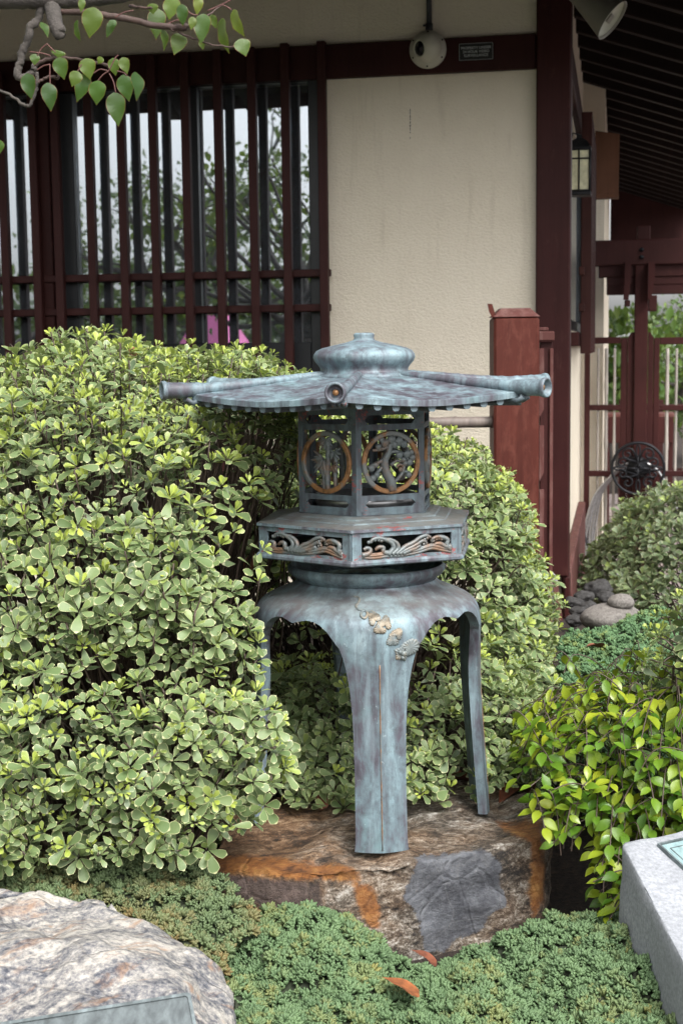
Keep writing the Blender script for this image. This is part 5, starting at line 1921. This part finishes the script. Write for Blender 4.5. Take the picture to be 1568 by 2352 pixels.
# yellow green shrub in front on the right
def spray_shrub(root, base, lobes, spacing, Lr, mat, n_single, seed, ext):
    rg = np.random.default_rng(seed)
    Ps, Ns = [], []
    for c, r in lobes:
        c, r = np.array(c), np.array(r)
        m = int(60 * r[0] * r[1] / spacing ** 2)
        d = unit(rg.normal(size=(m, 3)))
        p = c + d * r * rg.uniform(.8, 1.03, (m, 1))
        nrm = unit(d / r)
        p += nrm * lump(p * 1.6)[:, None] * .05
        ok = (np.sum(nrm * unit(np.array(EYE) - p), 1) > -.25)
        Ps.append(p[ok]); Ns.append(nrm[ok])
    P, N = np.concatenate(Ps), np.concatenate(Ns)
    x, y, dd = proj(P)
    gz = np.array([ter(a, b) for a, b in P[:, :2]])
    ok = clear_of(P, .05) & (P[:, 2] > gz + .02) & ext(x, y, rg) & (P[:, 2] > FOOT - .18)
    ok &= ~((P[:, 0] < rc.x + .47) & (P[:, 1] < LY + .3) & (P[:, 2] < FOOT + .03))
    P, N = P[ok], N[ok]
    o = rg.permutation(len(P)); P, N = P[o], N[o]
    k = dart(P, N, np.full(len(P), spacing)); P, N = P[k], N[k]
    LP, LYd, LZ, LL, LT, LRn = [], [], [], [], [], []
    mb = MB()
    for i in range(len(P)):
        down = np.array([0, 0, -.35])
        h = N[i] * np.array([1, 1, .25])
        t = unit(h * .8 + down * rg.uniform(.2, 1.2) + rg.normal(size=3) * .35)
        ln = rg.uniform(.08, .14)
        p0 = P[i] - t * ln * .7 + np.array([0, 0, .03]); p1 = P[i] + t * ln * .3
        mid = (p0 + p1) / 2 + np.array([0, 0, .018])
        tw = catmull([p0 - t * .03 - np.array([0, 0, .05]), p0, mid, p1], 4)
        mb.tube([Vector(q) - Vector(base) for q in tw], .0014, 4, cap=False)
        yel = rg.random()
        kk = int(rg.integers(4, 8))
        for j in range(kk):
            s = (j + .6) / kk
            q = p0 * (1 - s) ** 2 + 2 * mid * s * (1 - s) + p1 * s * s
            side = unit(np.cross(t, [0, 0, 1.0])) * (1 if j % 2 else -1)
            d = unit(t * .55 + side * .75 + np.array([0, 0, -.25]) + rg.normal(size=3) * .25) if j < kk - 1 else unit(t + down * .3)
            z = unit(N[i] * .6 + np.array([0, 0, .8]) + rg.normal(size=3) * .28)
            LP.append(q); LYd.append(d); LZ.append(z)
            LL.append(Lr * rg.uniform(.75, 1.2))
            LT.append(np.clip((yel - .35) * 1.3 + rg.normal() * .18, 0, 1)); LRn.append(rg.random())
    LP, LYd, LZ, LL, LT, LRn = (np.array(q) for q in (LP, LYd, LZ, LL, LT, LRn))
    Rm = frames(LYd, LZ); S = np.stack([LL * rg.uniform(.9, 1.1, len(LL)), LL, LL], 1)
    cen = LP + Rm[:, :, 1] * LL[:, None] * .5
    ok = clear_of(cen) & ~((cen[:, 0] < rc.x + .44) & (cen[:, 1] < LY + .25) & (cen[:, 2] < FOOT + .02))
    LP, Rm, S, LT, LRn, cen = LP[ok], Rm[ok], S[ok], LT[ok], LRn[ok], cen[ok]
    x, y, dd = proj(cen)
    infr = (x > 8) & (x < 1560)
    face = np.abs(np.sum(Rm[:, :, 2] * unit(np.array(EYE) - cen), 1))
    order = np.argsort(-np.where(infr, S[:, 1] / dd * (.4 + face), -1))[:n_single]
    one = np.zeros(len(LP), bool); one[order] = True
    leaves_as_parts('leaf', G_ELL, LP[one], Rm[one], S[one], LT[one], LRn[one], mat, root, base)
    r = ~one
    stuff(joined('foliage', G_ELL, LP[r], Rm[r], S[r], dict(tint=LT[r], rnd=LRn[r]), mat, root, base))
    stuff(mb.build('twigs', M['stem'], root))
cC = pix(1420, 1760, 3.05)
b_ = (cC.x, 3.05, ter(cC.x, 3.05))
r5 = thing('low_shrub', 'glossy yellow green shrub beside the boulder on the right', 'shrub', b_)
def ext_c(x, y, rg):
    # thin on the side next to the boulder, dense above
    left = 1165 + np.clip((y - 1560) / 420, 0, 1) * 85
    k = (x > left) & (y > 1490)
    return k & ((y < 1930) | (rg.random(len(x)) < .55))
spray_shrub(r5, b_, [((cC.x + .10, 3.14, .50), (.42, .42, .33)), ((cC.x + .02, 2.80, .44), (.24, .22, .17)), ((cC.x + .32, 2.92, .46), (.3, .3, .27)), ((cC.x - .06, 2.86, .40), (.17, .17, .15))], .036, .038, M['leaf_gold'], 300, 41, ext_c)

# ------------------------------------------------------------------ junipers (ground cover)
def spindle_clump(seed, n=11):
    rg = np.random.default_rng(seed)
    vs, fs, ed = [], [], []
    for k in range(n):
        a = rg.random() * 2 * PI
        el = lerp(.25, 1.5, (k + .5) / n)
        d = np.array([math.cos(a) * math.cos(el), math.sin(a) * math.cos(el), math.sin(el)])
        e1 = unit(np.cross(d, [.2, .3, .9])); e2 = np.cross(d, e1)
        L = rg.uniform(.8, 1.15); r = rg.uniform(.19, .27)
        o = len(vs)
        for q, rr, e in ((.15, .55, 0.0), (.55, 1.0, .45), (.85, .62, .8)):
            for j in range(3):
                g = 2 * PI * j / 3 + k
                vs.append(d * L * q + (e1 * math.cos(g) + e2 * math.sin(g)) * r * rr); ed.append(e)
        vs.append(d * L); ed.append(1.0)
        for i in range(2):
            for j in range(3):
                j2 = (j + 1) % 3
                fs.append((o + i * 3 + j, o + i * 3 + j2, o + (i + 1) * 3 + j2)); fs.append((o + i * 3 + j, o + (i + 1) * 3 + j2, o + (i + 1) * 3 + j))
        for j in range(3):
            fs.append((o + 6 + j, o + 6 + (j + 1) % 3, o + 9))
    return np.array(vs), np.array(fs), np.array(ed)
CL = [spindle_clump(s) for s in (1, 2, 3)]
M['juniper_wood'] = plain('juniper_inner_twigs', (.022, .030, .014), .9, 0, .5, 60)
def juniper(name, mounds, mat, spacing, size, rust, seed, keep):
    """kind stuff: a mat of tiny upright sprays over soft mounds"""
    rg = np.random.default_rng(seed)
    def hf(x, y):
        h = np.full(np.shape(x), -1.0)
        for cx, cy, rx, ry, hh in mounds:
            q = ((x - cx) / rx) ** 2 + ((y - cy) / ry) ** 2
            h = np.maximum(h, hh * np.sqrt(np.clip(1 - q, 0, 1)) ** .8 - np.where(q > 1, 1, 0))
        b = np.sin(62 * x + 2 * np.sin(40 * y)) * np.sin(58 * y + 2 * np.sin(45 * x)) * .015 + np.sin(23 * x + 1.5 * np.sin(19 * y) + seed) * np.sin(26 * y + 1) * .021
        return np.interp(y, TY, TZ) + h + b, h
    x0 = min(m[0] - m[2] for m in mounds); x1 = max(m[0] + m[2] for m in mounds)
    y0 = min(m[1] - m[3] for m in mounds); y1 = max(m[1] + m[3] for m in mounds)
    gx, gy = np.meshgrid(np.arange(x0, x1, spacing), np.arange(y0, y1, spacing))
    x = gx.ravel() + rg.normal(size=gx.size) * spacing * .3; y = gy.ravel() + rg.normal(size=gx.size) * spacing * .3
    z, h = hf(x, y)
    px, py, dd = proj(np.stack([x, y, z], 1))
    ok = (h > 0) & keep(px, py, x, y, z) & (px > -300) & (px < 1900) & (py < 2800)
    x, y, z = x[ok], y[ok], z[ok]
    e = .006
    nx = -(hf(x + e, y)[0] - hf(x - e, y)[0]) / (2 * e); ny = -(hf(x, y + e)[0] - hf(x, y - e)[0]) / (2 * e)
    N = unit(np.stack([np.clip(nx, -1.6, 1.6), np.clip(ny, -1.6, 1.6), np.ones_like(nx)], 1))
    P = np.stack([x, y, z], 1) - N * size * .3
    n = len(P)
    A = unit(N + rg.normal(size=(n, 3)) * .3 + np.array([0, -.05, .25]))
    T = unit(np.cross(A, rg.normal(size=(n, 3))))
    Rm = np.stack([T, np.cross(A, T), A], axis=-1)
    S = np.repeat((size * rg.uniform(.75, 1.3, n))[:, None], 3, 1)
    tint = np.clip((lump(P * 4.0) + lump(P * 11) * .5 + rg.normal(size=n) * .35) * .6 + rust, 0, .9)
    rnd = np.clip(.5 + .35 * lump(P * 7) + rg.normal(size=n) * .26, 0, 1)
    idx = rg.integers(0, 3, n)
    root = MB()
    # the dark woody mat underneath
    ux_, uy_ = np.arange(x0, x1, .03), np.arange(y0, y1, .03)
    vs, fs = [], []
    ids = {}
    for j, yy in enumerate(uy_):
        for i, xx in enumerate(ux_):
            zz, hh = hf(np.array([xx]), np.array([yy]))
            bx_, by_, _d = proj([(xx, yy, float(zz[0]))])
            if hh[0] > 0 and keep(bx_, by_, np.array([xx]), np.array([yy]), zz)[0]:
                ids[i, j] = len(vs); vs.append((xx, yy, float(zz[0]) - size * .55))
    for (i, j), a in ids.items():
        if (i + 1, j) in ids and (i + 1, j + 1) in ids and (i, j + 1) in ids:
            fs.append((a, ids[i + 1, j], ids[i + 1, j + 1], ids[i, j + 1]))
    vv, ff, aa = [], [], dict(tint=[], rnd=[], edge=[])
    V_, F_ = [], []
    off = 0
    for q in range(3):
        s = idx == q
        v, f, ed = CL[q]
        m = int(s.sum())
        W = np.einsum('nij,nvj->nvi', Rm[s], v[None] * S[s][:, None, :]) + P[s][:, None, :]
        V_.append(W.reshape(-1, 3)); F_.append((f[None] + (np.arange(m) * len(v))[:, None, None]).reshape(-1, 3) + off)
        off += m * len(v)
        aa['tint'].append(np.repeat(tint[s], len(v))); aa['rnd'].append(np.repeat(rnd[s], len(v))); aa['edge'].append(np.tile(ed, m))
    V_ = np.concatenate(V_); F_ = np.concatenate(F_)
    nb = len(V_)
    me = bpy.data.meshes.new(name)
    bfs = np.array(fs)
    allF = np.concatenate([F_, np.concatenate([bfs[:, [0, 1, 2]], bfs[:, [0, 2, 3]]]) + nb])
    allV = np.concatenate([V_, np.array(vs)])
    me.vertices.add(len(allV)); me.vertices.foreach_set('co', allV.astype(np.float32).ravel())
    me.loops.add(allF.size); me.loops.foreach_set('vertex_index', allF.astype(np.int32).ravel())
    me.polygons.add(len(allF))
    me.polygons.foreach_set('loop_start', (np.arange(len(allF)) * 3).astype(np.int32))
    me.polygons.foreach_set('loop_total', np.full(len(allF), 3, np.int32))
    me.polygons.foreach_set('material_index', np.concatenate([np.zeros(len(F_), np.int32), np.ones(len(allF) - len(F_), np.int32)]))
    for k_, arr in aa.items():
        a = me.attributes.new(k_, 'FLOAT', 'POINT')
        a.data.foreach_set('value', np.concatenate(arr + [np.zeros(len(vs))]).astype(np.float32))
    me.update(calc_edges=True)
    me.materials.append(mat); me.materials.append(M['juniper_wood'])
    o = bpy.data.objects.new(name, me)
    COL.objects.link(o)
    stuff(o)
    return hf
def k_front(px, py, x, y, z):
    left = 500 + np.clip((py - 2150) / 200, 0, 1) * 40
    inrock = (np.abs(x - rc.x) < .37) & (y > 2.90) & (y < 3.6)
    return (px > left) & ~inrock
def mound(x, y, d, rx, ry):
    p = pix(x, y, d)
    return (p.x, d, rx, ry, max(.03, p.z - interp(d, TY, TZ)))
h1 = juniper('juniper_groundcover', [mound(690, 2150, 2.64, .22, .24), mound(560, 2235, 2.55, .20, .26), mound(1325, 2150, 2.60, .19, .22), mound(1130, 2255, 2.54, .22, .20), mound(930, 2300, 2.50, .24, .22), mound(800, 2250, 2.52, .25, .22), mound(1430, 2200, 2.5, .22, .28), mound(700, 2400, 2.3, .40, .32), mound(1050, 2390, 2.3, .45, .32), mound(1400, 2400, 2.3, .40, .34), mound(1620, 2350, 2.3, .30, .3)], M['juniper_blue'], .0102, .0158, -.22, 51, k_front)
def k_left(px, py, x, y, z):
    return (px < np.interp(py, [1900, 1960, 1985, 2090, 2140, 2200], [440, 445, 480, 590, 590, 520])) & ~((np.abs(x - rc.x) < .37) & (y > 2.86))
h2 = juniper('juniper_groundcover', [mound(60, 1985, 2.80, .40, .28), mound(-250, 1985, 2.80, .40, .28), mound(330, 2010, 2.78, .24, .26), mound(500, 2040, 2.72, .17, .22), mound(420, 2110, 2.62, .22, .16), mound(560, 2130, 2.68, .10, .16)], M['juniper_brown'], .0105, .0158, .12, 52, k_left)
cJ = pix(1430, 1480, 4.2)
def k_back(px, py, x, y, z):
    return px > 1285
h3 = juniper('juniper_groundcover', [mound(1400, 1475, 4.25, .24, .3), mound(1480, 1455, 4.15, .24, .35), mound(1560, 1455, 4.1, .3, .5), mound(1420, 1525, 3.85, .3, .5)], M['juniper_green'], .0135, .0145, -.05, 53, k_back)

# ------------------------------------------------------------------ trees
def make_tree(root, seed, h, r0, spread, levels, leafn, leafL, mat, bark, trunk=None, droop=.1, stufflike=True, lean=(0, 0)):
    rg = np.random.default_rng(seed)
    mb = MB()
    tips = []
    def grow(p, d, L, r, lv):
        n = 6
        pts = [np.array(p)]
        for k in range(n):
            d = unit(d + rg.normal(size=3) * .16 + np.array([0, 0, .03 if lv else .1]))
            pts.append(pts[-1] + d * L / n)
        mb.tube([tuple(q) for q in pts], [lerp(r, r * .55, k / n) for k in range(n + 1)], 7 if lv < 2 else 5, cap=False)
        if lv >= levels - 1:
            tips.extend(pts[2:])
        if lv < levels:
            for b in range(3 if lv else 5):
                k = int(rg.integers(2, n + 1))
                nd = unit(d * .55 + unit(rg.normal(size=3)) * spread + np.array([0, 0, .12]))
                grow(pts[k], nd, L * rg.uniform(.55, .8), r * .5, lv + 1)
    if trunk is None:
        grow((0, 0, 0), unit(np.array([lean[0], lean[1], 1.0])), h, r0, 0)
    mb.build('trunk', bark, root)
    tips = np.array(tips)
    i = rg.integers(0, len(tips), leafn)
    P = tips[i] + rg.normal(size=(leafn, 3)) * leafL * 1.6
    d = unit(rg.normal(size=(leafn, 3)) + np.array([0, 0, -.5])); z = unit(rg.normal(size=(leafn, 3)) + np.array([0, 0, .8]))
    L = leafL * rg.uniform(.7, 1.25, leafn)
    joined('crown', G_TREE, P, frames(d, z), np.stack([L] * 3, 1), dict(tint=np.clip(rg.normal(size=leafn) * .3, 0, 1), rnd=rg.random(leafn)), mat, root, (0, 0, 0))
# trees behind the photographer: they stand in the window's reflection
for x, y, h, sd, lab, nl in ((-6.3, -4.8, 2.4, 4, 'leafy tree mirrored in the middle panes of the slatted window', 2600), (-4.7, -5.4, 2.3, 9, 'open crowned tree mirrored near the right end of the slatted window', 1800), (-10.5, -6.5, 3.0, 14, 'broad tree mirrored at the far left of the slatted window', 3200), (-9.0, -9.4, 3.2, 21, 'tall tree mirrored in the left middle of the window', 3200)):
    t = thing('tree', lab, 'tree', (x, y, 0), group='trees mirrored in the window')
    make_tree(t, sd, h, .12, .85, 3, nl, .10, M['leaf_tree'], M['bark'])
# pink canopy mirrored low in the window
t = thing('canopy', 'small bright pink canopy mirrored low in the slatted window', 'canopy', (-5.35, -3.6, 0))
mb = MB()
mb.add([(-.30, -.30, 1.68), (.30, -.30, 1.68), (.30, .30, 1.68), (-.30, .30, 1.68), (-.16, -.16, 1.98), (.16, -.16, 1.98), (.16, .16, 1.98), (-.16, .16, 1.98)], [(0, 1, 5, 4), (1, 2, 6, 5), (2, 3, 7, 6), (3, 0, 4, 7), (4, 5, 6, 7)])
mb.build('canopy_top', M['pink'], t)
for sx in (-.29, .29):
    for sy in (-.29, .29):
        MB().tube([(sx, sy, 0), (sx, sy, 1.69)], .012, 6).build('leg', M['steel'], t)
# low hedge mirrored in the lower panes
t = thing('hedge', 'low dark hedge mirrored in the lower panes of the window', 'hedge', (-6, -11, 0))
rg = np.random.default_rng(5)
n = 22000
P = np.stack([rg.uniform(-14, 12, n), rg.normal(0, .5, n), (2.5 + .6 * np.sin(rg.uniform(0, 6, n))) * rg.random(n) ** .7 + .1], 1)
joined('foliage', G_TREE, P, frames(unit(rg.normal(size=(n, 3))), unit(rg.normal(size=(n, 3)) + [0, 0, .6])), np.full((n, 3), .22), dict(tint=np.zeros(n), rnd=rg.random(n)), M['leaf_tree'], t, (0, 0, 0))
t.children[0]['kind'] = 'stuff'

# garden beyond the gate
p0 = far(1412, 765, 9.3)
t = thing('garden_bush', 'upright green bush with large leaves beyond the gate, left of the gatepost', 'bush', (p0.x, p0.y, ter(p0.x, p0.y)))
rg = np.random.default_rng(77)
n = 700
P = np.stack([rg.normal(.05, .26, n), rg.normal(0, .25, n), rg.uniform(.3, 1.0, n) ** .8 * (p0.z - ter(p0.x, p0.y) + .18)], 1)
d = unit(rg.normal(size=(n, 3)) * .6 + [0, 0, .7])
joined('foliage', G_TREE, P, frames(d, unit(rg.normal(size=(n, 3)) + [0, -.8, .3])), np.full((n, 3), .15) * rg.uniform(.7, 1.2, (n, 1)), dict(tint=np.clip(rg.normal(size=n) * .3, 0, 1), rnd=rg.random(n)), M['leaf_bright'], t, (0, 0, 0))
mb = MB()
for k in range(12):
    a = rg.normal(size=2) * .15
    mb.tube([(a[0] * .3, a[1] * .3, 0), (a[0], a[1], 1.2), (a[0] * 1.6, a[1] * 1.6, 1.7)], [.012, .008, .004], 5, cap=False)
mb.build('stems', M['bark'], t)
for x, y, v, h, sd, nl, lab, mt in ((1540, 770, 12.0, 1.2, 33, 3800, 'airy pale green tree beyond the gate, right of the gatepost', 'leaf_bright'), (1470, 900, 14, 1.1, 35, 3600, 'dark green tree filling the garden behind the gate', 'leaf_tree'), (1640, 900, 13, 1.1, 38, 3600, 'dark tree beyond the gate near the right edge', 'leaf_tree')):
    p0 = far(x, y, v)
    t = thing('garden_tree', lab, 'tree', (p0.x, p0.y, ter(p0.x, p0.y)))
    make_tree(t, sd, h, .05, .9, 3, nl, .07, M[mt], M['bark'])
# far hillside
mb = MB()
hx = np.linspace(-60, 90, 40)
mb.add(*grid_mesh(list(hx), list(np.linspace(38, 75, 8)), lambda x, y: (y - 38) * .055 + .5 * math.sin(x * .11) + .3 * math.sin(x * .37 + y)), smooth=True)
structure(mb.build('hill', plain('grey_green_hill', (.16, .17, .16), .95, 0, .4, .6)))

# ------------------------------------------------------------------ pear branch at the top left
tz = .35
pear = thing('pear_tree', 'gnarled pear tree branch with hanging green leaves at the upper left', 'tree', (-1.75, 2.35, ter(-1.75, 2.35)))
pb = Vector((-1.75, 2.35, ter(-1.75, 2.35)))
DB = 2.5
def br(x, y, d=DB):
    return pix(x, y, d) - pb
def branch(name, pts, r, mat, n=8, sub=5, seed=0):
    rg_ = random.Random(seed)
    q = catmull(pts, sub)
    q = [p + Vector((rg_.gauss(0, 1), rg_.gauss(0, 1), rg_.gauss(0, 1))) * .0008 for p in q]
    m = len(q)
    r = [q_ * (.62 if mat is M['bark_red'] else (.56 if name != 'branch_stub' and name != 'trunk' and max(r) < .02 else 1.0)) for q_ in r]
    rr = [np.interp(i / (m - 1), np.linspace(0, 1, len(r)), r) * rg_.uniform(.96, 1.06) for i in range(m)]
    return MB().tube(q, rr, n).build(name, mat, pear)
k = DB / FPX
branch('trunk', [Vector((0, 0, -.1)), Vector((.03, .0, .6)), Vector((-.05, .04, 1.15)), Vector((.12, .1, 1.55))], [.085, .07, .06, .05], M['bark'], 12, 8, 1)
limb = branch('branch', [Vector((.12, .1, 1.5)), br(-420, -30), br(-150, -2), br(0, -6), br(90, -4), br(165, -4), br(240, -6), br(330, -20), br(460, -60)], [.045, .034, .022, .019, .018, .016, .013, .010, .005], M['bark'], 12, 6, 2)
branch('branch_stub', [br(118, 10), br(126, 45, 2.48), br(136, 72, 2.47), br(139, 84, 2.47)], [.014, .013, .012, .007], M['bark'], 10, 4, 3)
branch('twig', [br(120, 28), br(200, 29, 2.47), br(240, 36, 2.46), br(300, 45, 2.45), br(350, 57, 2.44), br(400, 63, 2.43), br(432, 62, 2.43)], [.008, .009, .0095, .009, .0085, .0085, .0105], M['bark_red'], 9, 5, 4)
branch('twig', [br(395, 66, 2.43), br(430, 82, 2.43), br(470, 98, 2.43), br(510, 106, 2.43), br(540, 107, 2.43)], [.0035, .003, .0026, .0022, .002], M['bark_red'], 7, 5, 5)
branch('twig', [br(430, 60, 2.43), br(465, 42, 2.44), br(500, 20, 2.46), br(530, -2, 2.5)], [.004, .0025, .002, .002], M['bark_red'], 7, 5, 6)
branch('twig', [br(300, 14, 2.5), br(315, 16, 2.46), br(350, 19, 2.44)], [.006, .004, .003], M['bark_red'], 7, 5, 7)
branch('branch', [br(95, 12), br(88, 45), br(72, 62), br(62, 95), br(50, 125), br(46, 150), br(40, 172), br(55, 178), br(75, 166), br(80, 150)], [.013, .012, .0125, .012, .0115, .011, .0125, .011, .010, .009], M['bark'], 10, 5, 8)
branch('twig', [br(78, 152), br(95, 142), br(130, 132), br(165, 134), br(205, 140), br(245, 150), br(262, 162)], [.0065, .006, .005, .0045, .0042, .005, .0035], M['bark_red'], 8, 5, 9)
branch('twig', [br(85, 165), br(86, 190), br(80, 215), br(70, 240), br(58, 242), br(38, 228), br(8, 210), br(-60, 190)], [.006, .0055, .005, .005, .005, .0045, .004, .004], M['bark'], 8, 5, 10)
branch('twig', [br(84, 190), br(100, 182), br(118, 176), br(132, 180), br(134, 168)], [.0045, .004, .0045, .0045, .003], M['bark_red'], 7, 5, 11)
Zk = .3837
PL = [(550, 135, 175, 128, 12, 0, .35), (662, 168, 120, 60, 25, .1, .0), (465, 185, 130, 36, -5, .1, .1), (272, 175, 100, 42, -28, 0, .1), (938, 140, 180, 112, 3, .2, .15), (1025, 50, 130, 112, 15, 0, .35), (1092, 90, 120, 74, 0, .3, .0), (1185, 35, 105, 62, 8, .2, .7), (1210, 170, 178, 108, 8, .2, .1), (1065, 262, 132, 104, 20, .3, .25), (1340, 215, 205, 64, -6, .2, .25), (1422, 140, 175, 60, -18, .1, .55), (1455, 283, 105, 102, -20, 0, .2), (985, 240, 122, 42, -5, .2, .2), (1150, 140, 75, 50, 10, .2, .45), (1280, 130, 85, 52, -20, .2, .25), (490, 32, 78, 44, 8, .1, .3), (175, 515, 152, 96, -8, .2, .0), (298, 580, 162, 96, -5, .3, .0), (368, 408, 130, 96, -12, .2, .1), (528, 410, 122, 104, -8, .2, .35), (450, 472, 95, 80, 25, .2, .3), (490, 525, 172, 94, 22, .3, .0), (583, 555, 138, 110, 10, .3, .05), (685, 400, 100, 74, -5, .2, .2), (748, 392, 100, 70, -15, .2, .3), (755, 528, 152, 102, -12, .3, .0), (822, 515, 168, 66, -6, .3, .0), (698, 652, 196, 118, -5, .3, .05), (350, 322, 40, 88, 10, .2, .2), (600, 362, 45, 46, 40, .2, .4), (5, 880, 80, 34, 0, 0, .1), (915, 52, 60, 70, 0, .2, .3), (210, 356, 64, 62, 5, .2, .15), (1210, 268, 60, 40, -10, .2, .2)]
me = single_leaf_mesh('leaf', G_OVA, M['leaf_pear'])
rg_ = random.Random(5)
for (zx, zy, L, W, ang, dpt, yel) in PL:
    x, y = zx * Zk, zy * Zk
    d = 2.43 + rg_.uniform(-.05, .05)
    Lm, Wm = L * Zk * d / FPX, W * Zk * d / FPX
    a = math.radians(ang)
    tip = Vector((-math.sin(a), rg_.uniform(-.25, .1), -math.cos(a))).normalized()
    nz = Vector((rg_.uniform(-.25, .25), -1, rg_.uniform(.0, .35)))
    if W / L < .45:
        nz = Vector((rg_.choice((-1, 1)) * .9, -.75, .15))
        Wm = max(Wm * 1.5, Lm * .5)
    nz = (nz - tip * nz.dot(tip)).normalized()
    c = pix(x, y, d) - pb
    p = c - tip * Lm * .5
    o = bpy.data.objects.new('leaf', me)
    COL.objects.link(o); o.parent = pear
    xv = tip.cross(nz)
    m = Matrix(((xv.x * Wm / .74, tip.x * Lm, nz.x * Lm, p.x), (xv.y * Wm / .74, tip.y * Lm, nz.y * Lm, p.y), (xv.z * Wm / .74, tip.z * Lm, nz.z * Lm, p.z), (0, 0, 0, 1)))
    o.matrix_basis = m
    o['tint'] = yel; o['rnd'] = rg_.random()
for a, b, c in (((652, 425), (615, 450), (583, 490)), ((655, 440), (680, 490), (694, 556)), ((650, 425), (600, 415), (560, 440)), ((700, 425), (740, 435), (760, 455)), ((300, 385), (300, 450), (302, 508)), ((280, 260), (310, 290), (335, 315)), ((285, 262), (250, 290), (225, 335)), ((300, 385), (260, 395), (222, 420)), ((490, 385), (470, 420), (455, 440)), ((800, 62), (740, 75), (690, 105)), ((1260, 60), (1330, 30), (1385, 58)), ((1240, 65), (1330, 25), (1400, -10)), ((1440, 238), (1450, 232), (1452, 240)), ((1120, 60), (1150, 85), (1185, 90)), ((1000, 145), (1060, 120), (1085, 135)), ((650, 430), (690, 350), (710, 330)), ((180, 310), (260, 320), (305, 335))):
    MB().tube(catmull([br(q[0] * Zk, q[1] * Zk, 2.43) for q in (a, b, c)], 5), .0011, 5).build('leaf_stalk', M['petiole'], pear)
# the rest of its crown, above and left of the frame
rg = np.random.default_rng(3)
mb = MB(); tips = []
for k in range(34):
    a = rg.uniform(-3.6, .6)
    s = Vector((.12 + rg.normal() * .05, .1, 1.5 + rg.uniform(-.1, .15)))
    e = s + Vector((math.cos(a) * rg.uniform(.5, 1.5), math.sin(a) * rg.uniform(.3, 1.0) - .2, rg.uniform(.1, 1.3)))
    q = catmull([s, s.lerp(e, .4) + Vector(rg.normal(size=3) * .12), s.lerp(e, .75) + Vector(rg.normal(size=3) * .12), e], 5)
    mb.tube(q, [lerp(.022, .004, i / (len(q) - 1)) for i in range(len(q))], 6, cap=False)
    tips += q[6:]
mb.build('upper_branches', M['bark'], pear)
T = np.array([tuple(p) for p in tips])
i = rg.integers(0, len(T), 1300)
P = T[i] + rg.normal(size=(1300, 3)) * .05
xw, yw, dw = proj(P + np.array(pb))
ok = (yw < -60) | (xw < -60)
P = P[ok]; n = len(P)
d = unit(rg.normal(size=(n, 3)) * .4 + [0, 0, -1]); z = unit(rg.normal(size=(n, 3)))
L = .05 * rg.uniform(.7, 1.2, n)
stuff(joined('crown', G_OVA, P, frames(d, z), np.stack([L] * 3, 1), dict(tint=np.clip(rg.normal(size=n) * .2, 0, 1), rnd=rg.random(n)), M['leaf_pear'], pear, (0, 0, 0)))

# ------------------------------------------------------------------ fallen leaves
def fallen(label, p, L, rot, mat, tilt=.4, curlf=1.0, name='fallen_leaf'):
    v, f, ed = leaf_geo(OVATE, 8, .5 * curlf, .6 * curlf, .8, .06)
    v = v.copy(); v[:, 1] -= .5
    me = bpy.data.meshes.new(name)
    me.from_pydata([tuple(q * L) for q in v], [], [tuple(int(q) for q in w) for w in f])
    me.polygons.foreach_set('use_smooth', [True] * len(f))
    o = link(name, me, mat, None, p)
    o.rotation_euler = (tilt, .2, rot)
    return tag(o, label, 'leaf')
fallen('curled dead red brown leaf on the green juniper at the right', pix(1366, 1483, 4.0), .065, 1.9, M['dead_leaf'], .5)
fallen('dead orange leaf lying on the blue green juniper in front of the boulder', pix(922, 2262, 2.45), .075, 1.2, M['dead_orange'], .45, .35)
fallen('dark red brown leaf tucked under the front of the boulder', pix(975, 2196, 2.72), .06, 1.2, M['dead_leaf'], .6, .5)
fallen('curled rust brown leaf on the boulder behind the front leg', pix(738, 1838, 3.22), .045, 0.3, M['dead_leaf'], 1.1)
fallen('small brown leaf on the juniper at the lower right', pix(1408, 2300, 2.42), .04, .4, M['dead_leaf'], .8)
fallen('dead brown leaf caught on top of the large left shrub', pix(292, 800, 3.9), .07, .8, M['dead_leaf'], .9)
fallen('rust brown leaf cluster hanging in the bare middle of the left shrub', pix(578, 1290, 3.5), .055, .1, M['dead_leaf'], 1.5)
fallen('broad brown leaf litter behind the right leg of the lantern', pix(1050, 1785, 3.42), .11, 1.3, M['dead_leaf'], .3)
fallen('dark brown leaf litter between the boulder and the yellow green shrub', pix(1180, 1815, 3.35), .12, 2.4, M['dead_leaf'], .3)
